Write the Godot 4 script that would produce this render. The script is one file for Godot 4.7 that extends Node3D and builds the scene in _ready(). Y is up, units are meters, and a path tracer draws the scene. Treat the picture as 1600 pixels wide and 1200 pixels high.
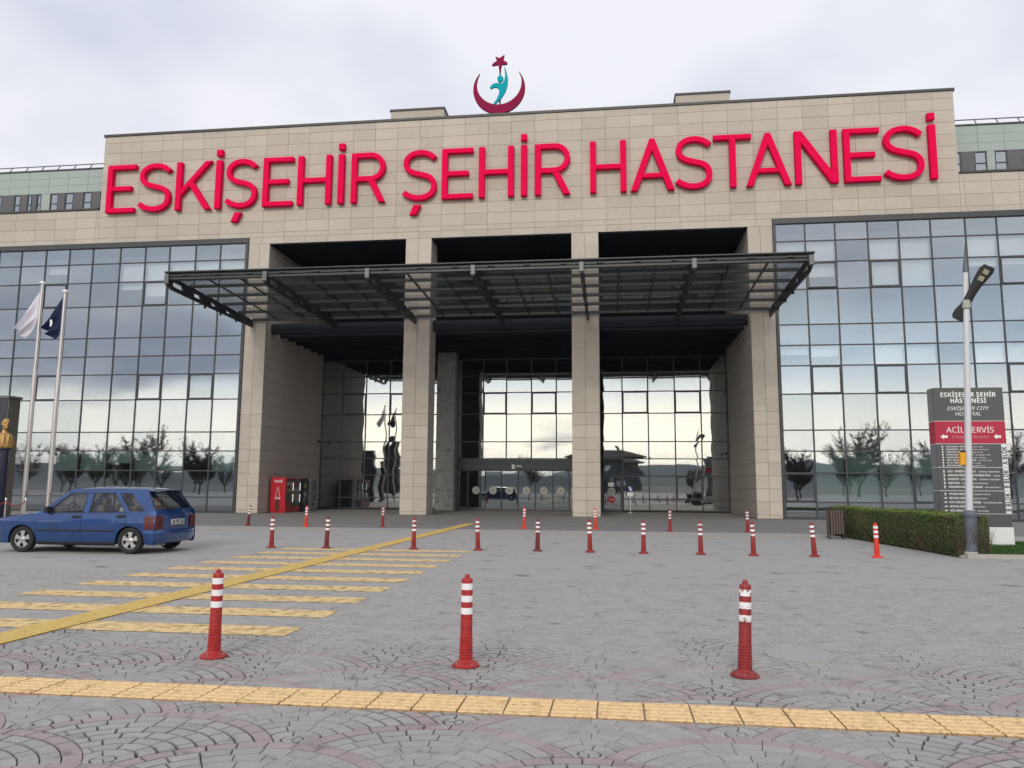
extends Node3D
# A hospital entrance on an overcast late afternoon. The facade lies in the plane z = 0; +z runs towards the camera.

var rng := RandomNumberGenerator.new()
var M := {}
var fine := FastNoiseLite.new()

# ---------------------------------------------------------------- mesh helpers
class MB:
	var v := PackedVector3Array()
	var n := PackedVector3Array()
	var c := PackedColorArray()
	var col := Color(1, 1, 1)
	func tri(a: Vector3, b: Vector3, d: Vector3, na: Vector3, nb: Vector3, nd: Vector3) -> void:
		v.append(a); v.append(d); v.append(b)
		n.append(na); n.append(nd); n.append(nb)
		c.append(col); c.append(col); c.append(col)
	func quad(a: Vector3, b: Vector3, d: Vector3, e: Vector3) -> void:   # counter-clockwise from outside
		var nn := (b - a).cross(e - a)
		if nn.length_squared() < 1e-14: nn = (d - b).cross(e - b)
		nn = nn.normalized()
		tri(a, b, d, nn, nn, nn); tri(a, d, e, nn, nn, nn)
	func box(lo: Vector3, hi: Vector3) -> void:
		var p := []
		for i in 8: p.append(Vector3(hi.x if i & 1 else lo.x, hi.y if i & 2 else lo.y, hi.z if i & 4 else lo.z))
		quad(p[4], p[5], p[7], p[6]); quad(p[1], p[0], p[2], p[3]); quad(p[5], p[1], p[3], p[7])
		quad(p[0], p[4], p[6], p[2]); quad(p[6], p[7], p[3], p[2]); quad(p[0], p[1], p[5], p[4])
	func bevel_box(lo: Vector3, hi: Vector3, b: float) -> void:   # chamfered on the four edges of the +z face
		var i0 := Vector3(lo.x + b, lo.y + b, hi.z); var i1 := Vector3(hi.x - b, hi.y - b, hi.z)
		var q := [Vector3(i0.x, i0.y, hi.z), Vector3(i1.x, i0.y, hi.z), Vector3(i1.x, i1.y, hi.z), Vector3(i0.x, i1.y, hi.z)]
		var e := [Vector3(lo.x, lo.y, hi.z - b), Vector3(hi.x, lo.y, hi.z - b), Vector3(hi.x, hi.y, hi.z - b), Vector3(lo.x, hi.y, hi.z - b)]
		var f := [Vector3(lo.x, lo.y, lo.z), Vector3(hi.x, lo.y, lo.z), Vector3(hi.x, hi.y, lo.z), Vector3(lo.x, hi.y, lo.z)]
		quad(q[0], q[1], q[2], q[3]); quad(f[1], f[0], f[3], f[2])
		for k in 4:
			var l := (k + 1) % 4
			quad(e[k], e[l], q[l], q[k]); quad(f[k], f[l], e[l], e[k])
	func grid(rows: Array, close_u := false) -> void:   # rows of points, smooth normals
		var h := rows.size(); var w: int = rows[0].size(); var nr := []
		for i in h:
			var line := PackedVector3Array()
			for j in w:
				var du: Vector3
				if close_u: du = rows[i][(j + 1) % w] - rows[i][(j + w - 1) % w]
				else: du = rows[i][mini(j + 1, w - 1)] - rows[i][maxi(j - 1, 0)]
				var dv: Vector3 = rows[mini(i + 1, h - 1)][j] - rows[maxi(i - 1, 0)][j]
				var q := du.cross(dv)
				line.append(q.normalized() if q.length_squared() > 1e-16 else Vector3.UP)
			nr.append(line)
		for i in h - 1:
			for j in (w if close_u else w - 1):
				var k := (j + 1) % w
				tri(rows[i][j], rows[i][k], rows[i + 1][k], nr[i][j], nr[i][k], nr[i + 1][k])
				tri(rows[i][j], rows[i + 1][k], rows[i + 1][j], nr[i][j], nr[i + 1][k], nr[i + 1][j])
	func lathe(profile: Array, segs: int, at := Vector3.ZERO) -> void:   # profile of (radius, height), upwards; each band has its own edge
		for i in profile.size() - 1:
			var a: Vector2 = profile[i]; var b: Vector2 = profile[i + 1]
			var d := (b - a).normalized(); var nn := Vector2(d.y, -d.x)
			for s in segs:
				var t0 := TAU * s / segs; var t1 := TAU * (s + 1) / segs
				var u0 := Vector3(cos(t0), 0, -sin(t0)); var u1 := Vector3(cos(t1), 0, -sin(t1))
				var n0 := u0 * nn.x + Vector3.UP * nn.y; var n1 := u1 * nn.x + Vector3.UP * nn.y
				var p0 := at + u0 * a.x + Vector3.UP * a.y; var p1 := at + u1 * a.x + Vector3.UP * a.y
				var p2 := at + u1 * b.x + Vector3.UP * b.y; var p3 := at + u0 * b.x + Vector3.UP * b.y
				if a.x > 1e-6: tri(p0, p1, p2, n0, n1, n1)
				if b.x > 1e-6: tri(p0, p2, p3, n0, n1, n0)
	func tube(path: Array, radii: Array, segs: int) -> void:
		var rows := []
		for i in path.size():
			var d: Vector3 = (path[mini(i + 1, path.size() - 1)] - path[maxi(i - 1, 0)]).normalized()
			var side := d.cross(Vector3.UP if absf(d.y) < 0.9 else Vector3.RIGHT).normalized()
			var up := side.cross(d)
			var ring := PackedVector3Array()
			for s in segs:
				var t := -TAU * s / segs
				ring.append(path[i] + (side * cos(t) + up * sin(t)) * float(radii[i]))
			rows.append(ring)
		grid(rows, true)
		for e in [0, rows.size() - 1]:
			var d2: Vector3 = (path[0] - path[1]).normalized() if e == 0 else (path[e] - path[e - 1]).normalized()
			for s in segs:
				var s2 := (s + 1) % segs
				if e == 0: tri(path[e], rows[e][s2], rows[e][s], d2, d2, d2)
				else: tri(path[e], rows[e][s], rows[e][s2], d2, d2, d2)
	func extrude(poly: PackedVector2Array, xf: Transform3D, z0: float, z1: float) -> void:   # polygon in the xy plane of xf, from z0 to z1
		var p := poly
		if Geometry2D.is_polygon_clockwise(p) : p = p.duplicate(); p.reverse()
		# Geometry2D counts y downwards, so make sure by area
		var area := 0.0
		for i in p.size(): area += p[i].cross(p[(i + 1) % p.size()])
		if area < 0: p.reverse()
		var t := Geometry2D.triangulate_polygon(p)
		var nf := (xf.basis * Vector3(0, 0, 1)).normalized()
		for i in range(0, t.size(), 3):
			var a := p[t[i]]; var b := p[t[i + 1]]; var d := p[t[i + 2]]
			if (b - a).cross(d - a) < 0:
				var sw := b; b = d; d = sw
			tri(xf * Vector3(a.x, a.y, z1), xf * Vector3(b.x, b.y, z1), xf * Vector3(d.x, d.y, z1), nf, nf, nf)
			tri(xf * Vector3(a.x, a.y, z0), xf * Vector3(d.x, d.y, z0), xf * Vector3(b.x, b.y, z0), -nf, -nf, -nf)
		for i in p.size():
			var a := p[i]; var b := p[(i + 1) % p.size()]
			quad(xf * Vector3(a.x, a.y, z0), xf * Vector3(b.x, b.y, z0), xf * Vector3(b.x, b.y, z1), xf * Vector3(a.x, a.y, z1))
	func mesh() -> ArrayMesh:
		var a := []
		a.resize(Mesh.ARRAY_MAX)
		a[Mesh.ARRAY_VERTEX] = v; a[Mesh.ARRAY_NORMAL] = n; a[Mesh.ARRAY_COLOR] = c
		var m := ArrayMesh.new()
		m.add_surface_from_arrays(Mesh.PRIMITIVE_TRIANGLES, a)
		return m

func put(called: String, mesh: Mesh, material: Material, parent: Node = self, at := Vector3.ZERO) -> MeshInstance3D:
	var o := MeshInstance3D.new()
	o.name = called; o.mesh = mesh; o.material_override = material; o.position = at
	parent.add_child(o, true)
	return o

var taken := {}
func numbered(called: String) -> String:
	taken[called] = taken.get(called, -1) + 1
	return called if taken[called] == 0 else "%s_%03d" % [called, taken[called]]

func thing(called: String, label: String, category: String, at := Vector3.ZERO, group := "") -> Node3D:
	var o := Node3D.new()
	o.name = numbered(called); add_child(o); o.position = at
	tag(o, label, category, group)
	return o

func tag(o: Node, label: String, category: String, group := "") -> void:
	o.set_meta("label", label); o.set_meta("category", category)
	if group: o.set_meta("group", group)

func structure(o: Node, label := "", category := "") -> Node:
	o.set_meta("kind", "structure")
	if label: o.set_meta("label", label); o.set_meta("category", category)
	return o

# ---------------------------------------------------------------- materials
func noise_tex(sd: int, freq: float, stops: Array, size := 512, octaves := 4) -> NoiseTexture2D:
	var f := FastNoiseLite.new()
	f.seed = sd; f.frequency = freq; f.fractal_octaves = octaves; f.noise_type = FastNoiseLite.TYPE_SIMPLEX_SMOOTH
	var g := Gradient.new()
	g.offsets = PackedFloat32Array(stops.map(func(s): return s[0]))
	g.colors = PackedColorArray(stops.map(func(s): return Color(s[1], s[1], s[1]) if s[1] is float else s[1]))
	var t := NoiseTexture2D.new()
	t.noise = f; t.color_ramp = g; t.width = size; t.height = size; t.seamless = true; t.normalize = true
	return t

func mat(called: String, r: float, g: float, b: float, rough := 0.8, metal := 0.0) -> StandardMaterial3D:
	var m := StandardMaterial3D.new()
	m.resource_name = called
	m.albedo_color = Color(r, g, b).linear_to_srgb()
	m.roughness = rough; m.metallic = metal
	M[called] = m
	return m

func world_noise(m: StandardMaterial3D, tex: Texture2D, per_metre: float, coarse: Texture2D = null, coarse_per_metre := 0.1) -> void:
	m.albedo_texture = tex
	m.uv1_triplanar = true; m.uv1_world_triplanar = true; m.uv1_scale = Vector3.ONE * per_metre
	if coarse:
		m.detail_enabled = true; m.detail_albedo = coarse; m.detail_blend_mode = BaseMaterial3D.BLEND_MODE_MUL
		m.detail_uv_layer = BaseMaterial3D.DETAIL_UV_2; m.uv2_triplanar = true; m.uv2_world_triplanar = true; m.uv2_scale = Vector3.ONE * coarse_per_metre

func mirror_glass(called: String, r: float, g: float, b: float, a: float) -> StandardMaterial3D:   # coated solar glass: a share a of the light is mirrored, the rest passes
	var m := mat(called, r, g, b, 0.015, 1.0)
	var im := Image.create_empty(4, 4, false, Image.FORMAT_RGBA8); im.fill(Color.WHITE)
	m.albedo_texture = ImageTexture.create_from_image(im)
	m.transparency = BaseMaterial3D.TRANSPARENCY_ALPHA
	m.albedo_color.a = a
	return m

func materials() -> void:
	var speck := noise_tex(3, 0.09, [[0.0, 0.72], [0.35, 0.93], [0.7, 1.0], [1.0, 1.0]], 512, 5)
	var patch := noise_tex(5, 0.012, [[0.0, 0.78], [0.4, 0.95], [0.65, 1.0], [1.0, 0.92]], 512, 5)
	var stain := noise_tex(9, 0.02, [[0.0, 0.58], [0.13, 0.80], [0.24, 0.955], [0.5, 1.0], [1.0, 0.975]], 512, 6)
	var m: StandardMaterial3D
	m = mat("joint", 0.16, 0.155, 0.147, 0.95); world_noise(m, speck, 1.7)
	m = mat("plaza", 0.395, 0.389, 0.378, 0.82); world_noise(m, speck, 0.9, stain, 0.13)
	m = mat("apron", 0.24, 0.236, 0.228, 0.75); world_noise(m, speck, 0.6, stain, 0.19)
	m = mat("roughband", 0.27, 0.26, 0.255, 0.9); world_noise(m, noise_tex(21, 0.05, [[0.0, 0.55], [0.45, 0.9], [1.0, 1.0]], 512, 5), 0.45, stain, 0.17)
	m = mat("paver", 1, 1, 1, 0.8); m.vertex_color_use_as_albedo = true; world_noise(m, speck, 2.3, stain, 0.31)
	m = mat("tactile", 0.84, 0.595, 0.305, 0.75); m.vertex_color_use_as_albedo = true; world_noise(m, noise_tex(31, 0.03, [[0.0, Color(0.60, 0.58, 0.56)], [0.3, Color(0.93, 0.92, 0.91)], [0.6, Color(1, 1, 1)], [1.0, Color(1, 1, 1)]], 512, 6), 1.4, stain, 0.6)
	m = mat("tactile_yellow", 0.74, 0.53, 0.165, 0.75); m.vertex_color_use_as_albedo = true; world_noise(m, noise_tex(33, 0.03, [[0.0, Color(0.66, 0.64, 0.6)], [0.25, Color(0.94, 0.93, 0.9)], [1.0, Color(1, 1, 1)]], 512, 6), 1.1, stain, 0.5)
	m = mat("bar_paint", 0.76, 0.565, 0.275, 0.8)
	world_noise(m, noise_tex(41, 0.022, [[0.0, Color(0.7, 0.68, 0.66, 0.0)], [0.14, Color(0.8, 0.78, 0.75, 0.0)], [0.16, Color(0.78, 0.76, 0.74, 1)], [0.6, Color(1, 1, 1, 1)], [1.0, Color(0.95, 0.95, 0.96, 1)]], 512, 6), 0.5)
	m.transparency = BaseMaterial3D.TRANSPARENCY_ALPHA_SCISSOR; m.alpha_scissor_threshold = 0.5
	for k in 3:
		m = mat("cladding%d" % k, [0.505, 0.48, 0.53][k], [0.460, 0.435, 0.483][k], [0.398, 0.378, 0.416][k], 0.7)
		world_noise(m, noise_tex(50 + k, 0.02, [[0.0, 0.955], [0.4, 0.99], [1.0, 1.0]], 512, 5), 0.35, noise_tex(57, 0.012, [[0.0, 0.955], [1.0, 1.0]], 256, 4), 0.05)
	mat("cladding_gap", 0.10, 0.085, 0.07, 0.95)
	m = mat("dark_cladding", 0.27, 0.268, 0.26, 0.7); world_noise(m, patch, 0.3)
	mat("coping", 0.045, 0.046, 0.05, 0.5)
	mat("frame", 0.040, 0.045, 0.052, 0.45)
	mat("steel", 0.034, 0.040, 0.044, 0.45, 0.2)
	mat("steel_light", 0.13, 0.14, 0.145, 0.45, 0.3)
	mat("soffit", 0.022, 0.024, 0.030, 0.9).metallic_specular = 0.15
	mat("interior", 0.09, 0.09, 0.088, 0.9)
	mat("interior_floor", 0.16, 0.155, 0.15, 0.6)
	mat("blind", 0.62, 0.68, 0.66, 0.9)
	mat("curtain", 0.17, 0.27, 0.25, 0.9)
	mirror_glass("glass", 0.66, 0.73, 0.78, 0.52)
	mirror_glass("glass_pale", 0.69, 0.745, 0.785, 0.55); mirror_glass("glass_deep", 0.63, 0.71, 0.765, 0.48)
	mirror_glass("bay_glass", 0.74, 0.77, 0.77, 0.56)
	mirror_glass("door_glass", 0.58, 0.66, 0.71, 0.42)
	m = mat("canopy_glass", 0.105, 0.135, 0.148, 0.05); m.transparency = BaseMaterial3D.TRANSPARENCY_ALPHA; m.albedo_color.a = 0.58
	m = mat("green_panel", 0.33, 0.395, 0.375, 0.5)
	mat("grey_panel", 0.095, 0.097, 0.104, 0.5)
	m = mat("sign_red", 0.76, 0.003, 0.072, 0.7); m.metallic_specular = 0.15
	mat("crescent", 0.25, 0.014, 0.060, 0.8).metallic_specular = 0.2
	mat("turquoise", 0.006, 0.36, 0.44, 0.8).metallic_specular = 0.2
	mat("white", 0.76, 0.77, 0.79, 0.5)
	mat("totem_grey", 0.085, 0.088, 0.092, 0.4)
	mat("totem_side", 0.19, 0.20, 0.22, 0.4)
	mat("totem_red", 0.42, 0.014, 0.048, 0.4)
	mat("black", 0.015, 0.015, 0.016, 0.6)
	mat("white_print", 0.8, 0.8, 0.8, 0.6)
	mat("faded_print", 0.52, 0.25, 0.28, 0.6)
	mat("chrome", 0.62, 0.62, 0.62, 0.18, 1.0)
	mat("brushed_steel", 0.50, 0.48, 0.46, 0.32, 1.0)
	mat("rope", 0.25, 0.02, 0.03, 0.9)
	m = mat("gold", 0.55, 0.34, 0.12, 0.42, 0.6); world_noise(m, speck, 3.0)
	m = mat("monument", 0.010, 0.014, 0.034, 0.15)
	m = mat("monument_side", 0.20, 0.20, 0.20, 0.16, 0.85)
	mat("pole_white", 0.56, 0.58, 0.62, 0.4)
	mat("pole_base", 0.095, 0.108, 0.14, 0.45)
	m = mat("concrete", 0.42, 0.41, 0.38, 0.9); world_noise(m, speck, 1.5)
	mat("lamp_body", 0.010, 0.011, 0.014, 0.5)
	mat("lamp_lens", 0.30, 0.29, 0.2, 0.3)
	mat("orange", 0.72, 0.33, 0.01, 0.5)
	m = mat("flag_white", 0.70, 0.67, 0.76, 0.9); m.backlight_enabled = true; m.backlight = Color(0.5, 0.5, 0.5)
	mat("flag_navy", 0.008, 0.016, 0.06, 0.9)
	for k in 4:
		m = mat("bollard%d" % k, [0.42, 0.29, 0.17, 0.74][k], [0.022, 0.026, 0.020, 0.045][k], [0.022, 0.026, 0.024, 0.02][k], 0.5)
		m.albedo_texture = noise_tex(60 + k, 0.03, [[0.0, 0.55], [0.25, 0.86], [0.5, 1.0], [1.0, 0.9]], 256, 5); m.uv1_triplanar = true; m.uv1_scale = Vector3.ONE * 2.0
	m = mat("reflective", 0.80, 0.80, 0.84, 0.35)
	m = mat("worn_reflective", 0.80, 0.80, 0.84, 0.4)
	m.albedo_texture = noise_tex(71, 0.02, [[0.0, Color(0.35, 0.02, 0.03)], [0.28, Color(0.45, 0.05, 0.07)], [0.31, Color(1, 1, 1)], [1.0, Color(1, 1, 1)]], 256, 3); m.uv1_triplanar = true; m.uv1_scale = Vector3.ONE * 2.6
	mat("bin_metal", 0.012, 0.012, 0.014, 0.5)
	m = mat("bin_wood", 0.12, 0.085, 0.07, 0.7)
	m = mat("hedge_leaf", 1, 1, 1, 0.6); m.vertex_color_use_as_albedo = true; m.backlight_enabled = true; m.backlight = Color(0.25, 0.3, 0.15)
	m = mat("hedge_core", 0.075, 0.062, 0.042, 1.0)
	m = mat("twig", 0.10, 0.075, 0.055, 0.95)
	m = mat("lawn", 0.035, 0.10, 0.018, 0.95); world_noise(m, speck, 1.2)
	m = mat("grass", 1, 1, 1, 0.7); m.vertex_color_use_as_albedo = true
	m = mat("bark", 0.07, 0.058, 0.048, 0.95)
	m = mat("leaf", 1, 1, 1, 0.65); m.vertex_color_use_as_albedo = true
	m = mat("hill", 0.11, 0.115, 0.07, 1.0); world_noise(m, noise_tex(81, 0.01, [[0.0, 0.75], [1.0, 1.0]], 512, 6), 0.001)
	mat("far_wall", 0.10, 0.105, 0.105, 0.9)
	mat("far_roof", 0.05, 0.05, 0.052, 0.9)
	# car
	m = mat("paint", 0.010, 0.058, 0.215, 0.22); m.clearcoat_enabled = true; m.clearcoat = 1.0; m.clearcoat_roughness = 0.04; m.metallic = 0.3
	m.albedo_texture = noise_tex(91, 0.01, [[0.0, 0.86], [0.5, 1.0], [1.0, 0.94]], 256, 4); m.uv1_triplanar = true; m.uv1_scale = Vector3.ONE * 0.6
	m = mat("car_glass", 0.03, 0.04, 0.04, 0.03); m.transparency = BaseMaterial3D.TRANSPARENCY_ALPHA; m.albedo_color.a = 0.25
	mat("rubber", 0.018, 0.018, 0.019, 0.85)
	mat("trim", 0.012, 0.013, 0.016, 0.6)
	mat("rim", 0.52, 0.52, 0.52, 0.35, 0.75)
	mat("upholstery", 0.19, 0.19, 0.195, 0.95)
	mat("cloth_white", 0.55, 0.56, 0.58, 0.9)
	mat("tail_red", 0.085, 0.005, 0.008, 0.35)
	mat("tail_dark", 0.10, 0.03, 0.03, 0.25)
	mat("plate", 0.62, 0.62, 0.60, 0.5)
	# vending
	mat("vend_red", 0.42, 0.008, 0.02, 0.35)
	mat("vend_grey", 0.20, 0.22, 0.21, 0.5)
	m = mat("vend_glass", 0.02, 0.025, 0.025, 0.04); m.transparency = BaseMaterial3D.TRANSPARENCY_ALPHA; m.albedo_color.a = 0.35
	m = mat("tube_lit", 0.9, 0.95, 1.0, 0.5); m.emission_enabled = true; m.emission = Color(0.95, 0.98, 1.0); m.emission_energy_multiplier = 1.2
	for k in 4: mat("goods%d" % k, [0.3, 0.05, 0.25, 0.35][k], [0.04, 0.15, 0.22, 0.33][k], [0.04, 0.08, 0.05, 0.3][k], 0.5)
	mat("sticker", 0.36, 0.37, 0.33, 0.6)
	mat("sticker_red", 0.45, 0.02, 0.06, 0.6)
	mat("sticker_blue", 0.03, 0.07, 0.28, 0.6)

# ---------------------------------------------------------------- sky
func make_sky() -> Sky:
	var w := 1536; var h := 768
	var a := FastNoiseLite.new(); a.seed = 11; a.frequency = 0.9; a.fractal_octaves = 6; a.fractal_gain = 0.5; a.noise_type = FastNoiseLite.TYPE_SIMPLEX_SMOOTH
	var b := FastNoiseLite.new(); b.seed = 29; b.frequency = 0.35; b.fractal_octaves = 4; b.noise_type = FastNoiseLite.TYPE_SIMPLEX_SMOOTH
	var im := Image.create_empty(w, h, false, Image.FORMAT_RGBF)
	var sun := Vector3(-0.10, 0.0, 1.0).normalized()
	for y in h:
		var el := (0.5 - (y + 0.5) / h) * PI
		for x in w:
			var az := ((x + 0.5) / w) * TAU
			# Godot's panorama: column 0 looks along -z, columns run towards +x
			var d := Vector3(sin(az) * cos(el), sin(el), -cos(az) * cos(el))
			var e := maxf(d.y, 0.0)
			var q := Vector3(d.x, 0, d.z) / (e + 0.16)
			var n1 := a.get_noise_3d(q.x, 3.7, q.z)
			var n2 := b.get_noise_3d(q.x + 9.0, 1.3, q.z)
			var west := clampf(0.5 + 0.5 * d.dot(sun), 0.0, 1.0)
			var body := clampf(0.52 + 1.45 * n1 + 0.75 * n2, 0.0, 1.0)     # thin blue-grey to thick white cloud
			var lift := lerpf(1.0, 1.10, smoothstep(0.35, 1.0, west))
			var c := Color(0.585, 0.625, 0.765).lerp(Color(0.835, 0.845, 0.905), body)
			c = Color(c.r * lift * lerpf(1.0, 1.03, west), c.g * lift, c.b * lift * lerpf(1.0, 0.94, west))
			# the clear band low in the west behind the deck, where the sun has gone down behind thin cloud
			var low := exp(-pow(e / 0.18, 2.0)) * (0.06 + 0.94 * pow(west, 5.0))
			var gap := smoothstep(-0.25, 0.25, 0.35 * n1 +  b.get_noise_3d(q.x * 1.5, 8.0, q.z * 0.9) + 0.9 * exp(-pow(e / 0.10, 2.0)))
			var glow := Color(3.05, 2.76, 2.30).lerp(Color(1.85, 2.12, 2.30), smoothstep(0.07, 0.17, e))
			c = c.lerp(glow, clampf(low * gap * 1.15, 0.0, 1.0))
			im.set_pixel(x, y, c)
	var pm := PanoramaSkyMaterial.new()
	pm.panorama = ImageTexture.create_from_image(im)
	var s := Sky.new(); s.sky_material = pm
	return s

func _ready() -> void:
	rng.seed = 7
	fine.seed = 4; fine.frequency = 0.35; fine.fractal_octaves = 3
	# camera
	var cam := Camera3D.new(); cam.name = "camera"
	cam.position = Vector3(0, 1.5, 38.9)
	cam.rotation_degrees = Vector3(7.47, 7.39, 0.35)
	cam.fov = 52.56; cam.near = 0.1; cam.far = 9000.0
	add_child(cam); cam.current = true
	# sky, light, exposure
	var we := WorldEnvironment.new(); we.name = "environment"
	var env := Environment.new()
	env.background_mode = Environment.BG_SKY
	env.sky = make_sky()
	env.tonemap_mode = Environment.TONE_MAPPER_LINEAR
	env.tonemap_exposure = 1.07
	env.sdfgi_enabled = true; env.ssao_enabled = true; env.ssil_enabled = true
	env.fog_enabled = true; env.fog_density = 0.00012; env.fog_light_color = Color(0.80, 0.86, 0.95)     # the plain's haze, which the mirrored hills stand in
	we.environment = env; add_child(we)
	var sun := DirectionalLight3D.new(); sun.name = "sun"
	sun.light_energy = 0.48; sun.light_color = Color(1.0, 0.955, 0.88); sun.light_angular_distance = 20.0; sun.shadow_enabled = true
	add_child(sun)
	sun.look_at_from_position(Vector3(-2.2, 13.5, 25.0), Vector3.ZERO)
	materials()
	ground()
	paving()
	markings()
	building()
	canopy()
	sign_letters()
	emblem()
	street_things()
	car()
	vending()
	entrance_details()
	behind_camera()

# ---------------------------------------------------------------- ground
func sheet(called: String, x0: float, z0: float, x1: float, z1: float, y: float, material: Material, parent: Node = self) -> MeshInstance3D:
	var b := MB.new()
	b.quad(Vector3(x0, y, z1), Vector3(x1, y, z1), Vector3(x1, y, z0), Vector3(x0, y, z0))
	return put(called, b.mesh(), material, parent)

const NEAR_Z := 26.2
func ground() -> void:
	structure(sheet("ground", -4500, -600, 4500, 6500, -0.030, M.joint))
	# plaza surface beyond and beside the modelled pavers
	var b := MB.new()
	for r in [[-400, 11.9, 400, NEAR_Z], [-400, NEAR_Z, -13, 36.6], [9, NEAR_Z, 400, 36.6], [-400, 36.6, 400, 95]]:
		b.quad(Vector3(r[0], 0, r[3]), Vector3(r[2], 0, r[3]), Vector3(r[2], 0, r[1]), Vector3(r[0], 0, r[1]))
	structure(put("plaza", b.mesh(), M.plaza))
	structure(sheet("pavement_band", -400, 8.3, 400, 11.9, 0.0, M.roughband))
	structure(sheet("pavement_apron", -400, -9.0, 400, 8.3, 0.004, M.apron))

func paving() -> void:
	var root := Node3D.new(); root.name = "paving"; add_child(root); structure(root)
	var R := 0.9; var DX := 1.76; var DZ := 0.48; var W := 0.104
	var disc := PackedVector2Array()
	for k in 48: disc.append(Vector2(cos(TAU * k / 48), sin(TAU * k / 48)) * R)
	var open_noise := FastNoiseLite.new(); open_noise.seed = 17; open_noise.frequency = 0.55; open_noise.fractal_octaves = 2
	var all := []
	for j in range(-19, 9):
		var zc := 33.83 + R + DZ * j
		for i in range(-9, 8):
			var xc := -1.03 + DX * i + (DX / 2 if posmod(j, 2) == 1 else 0.0)
			var c := Vector2(xc, zc)
			var dd := 38.9 - (zc - 0.9)
			if xc < -0.9 * dd - 1.8 or xc > 0.53 * dd + 1.8: continue
			var later := [c + Vector2(DX / 2, DZ), c + Vector2(-DX / 2, DZ), c + Vector2(0, DZ * 2), c + Vector2(DX, DZ * 2), c + Vector2(-DX, DZ * 2), c + Vector2(DX / 2, DZ * 3), c + Vector2(-DX / 2, DZ * 3)]
			var k := 0
			var ro := R
			while ro > 0.02:
				var ri := maxf(ro - W, 0.0)
				var last := ri < 0.03
				var rin := ri + 0.0012; var rout := ro - 0.0012
				var count := 3 if last else maxi(4, roundi(TAU * (ro - W / 2) / 0.165))
				var shift := rng.randf() * TAU
				for s in count:
					var t0 := shift + TAU * s / count
					var t1 := shift + TAU * (s + 1) / count
					var tm := (t0 + t1) / 2
					var poly := PackedVector2Array([c + Vector2(cos(t0), sin(t0)) * rin, c + Vector2(cos(t0), sin(t0)) * rout, c + Vector2(cos(tm), sin(tm)) * rout * 1.002, c + Vector2(cos(t1), sin(t1)) * rout, c + Vector2(cos(t1), sin(t1)) * rin, c + Vector2(cos(tm), sin(tm)) * rin * 1.002])
					var mid := c + Vector2(cos(tm), sin(tm)) * (ro - W / 2)
					if last:
						poly = PackedVector2Array([c, c + Vector2(cos(t0), sin(t0)) * rout, c + Vector2(cos(tm), sin(tm)) * rout * 1.1, c + Vector2(cos(t1), sin(t1)) * rout])
						mid = c + Vector2(cos(tm), sin(tm)) * ro * 0.5
					if mid.y < NEAR_Z - 0.1 or mid.y > 36.8 or mid.x < -13.2 or mid.x > 9.2: continue
					var d := 38.9 - mid.y
					if mid.x < -0.9 * d - 1.0 or mid.x > 0.53 * d + 1.0: continue
					var pieces := [poly]
					var gone := false
					for o in later:
						var inside := 0
						for p in poly:
							if p.distance_to(o) < R: inside += 1
						if inside == poly.size(): gone = true; break
						if inside > 0 or mid.distance_to(o) < R + 0.1:
							var dp := PackedVector2Array()
							for p in disc: dp.append(p + o)
							var kept := []
							for pc in pieces: kept.append_array(Geometry2D.clip_polygons(pc, dp))
							pieces = kept
					if gone: continue
					var base := 0.395 + rng.randf_range(-0.03, 0.025)
					var col := Color(base, base * 0.982, base * 0.95)
					var dust := 1.0 - smoothstep(31.2, 32.6, mid.y)
					if k == 0: col = Color(base * 1.02, base * 0.80, base * 0.80).lerp(col, 0.25 + 0.7 * dust)     # red edging stones, worn grey under traffic
					for pc in pieces:
						if pc.size() < 3: continue
						all.append([pc, col, mid, (k == 0)])
				ro = ri if not last else 0.0
				k += 1
	# shrink by the joint, order by distance from the camera
	var eye := Vector2(0, 38.9)
	all.sort_custom(func(p, q): return p[2].distance_squared_to(eye) < q[2].distance_squared_to(eye))
	var field := MB.new()
	var made := 0
	for e in all:
		var mid: Vector2 = e[2]
		var n := open_noise.get_noise_2d(mid.x, mid.y)
		var near := smoothstep(30.2, 32.2, mid.y)
		var gap := 0.0008 + 0.0030 * clampf(near * (0.62 + 0.9 * n) + maxf(0.0, n - 0.22) * 1.5, 0.0, 1.0)
		for pc in Geometry2D.offset_polygon(e[0], -gap, Geometry2D.JOIN_MITER):
			if pc.size() < 3: continue
			var area := 0.0
			for i in pc.size(): area += pc[i].cross(pc[(i + 1) % pc.size()])
			if absf(area) < 0.0009: continue
			var in_view: bool = absf(area) > 0.012 and mid.y < 34.95 and mid.x > -0.86 * (38.9 - mid.y) and mid.x < 0.5 * (38.9 - mid.y)
			var single := made < 300 and in_view
			var b := MB.new() if single else field
			b.col = e[1]
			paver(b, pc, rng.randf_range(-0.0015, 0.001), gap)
			if single:
				put("paver", b.mesh(), M.paver, root)
				made += 1
	var rest := put("paver_field", field.mesh(), M.paver, root)
	rest.set_meta("kind", "stuff")

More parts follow.
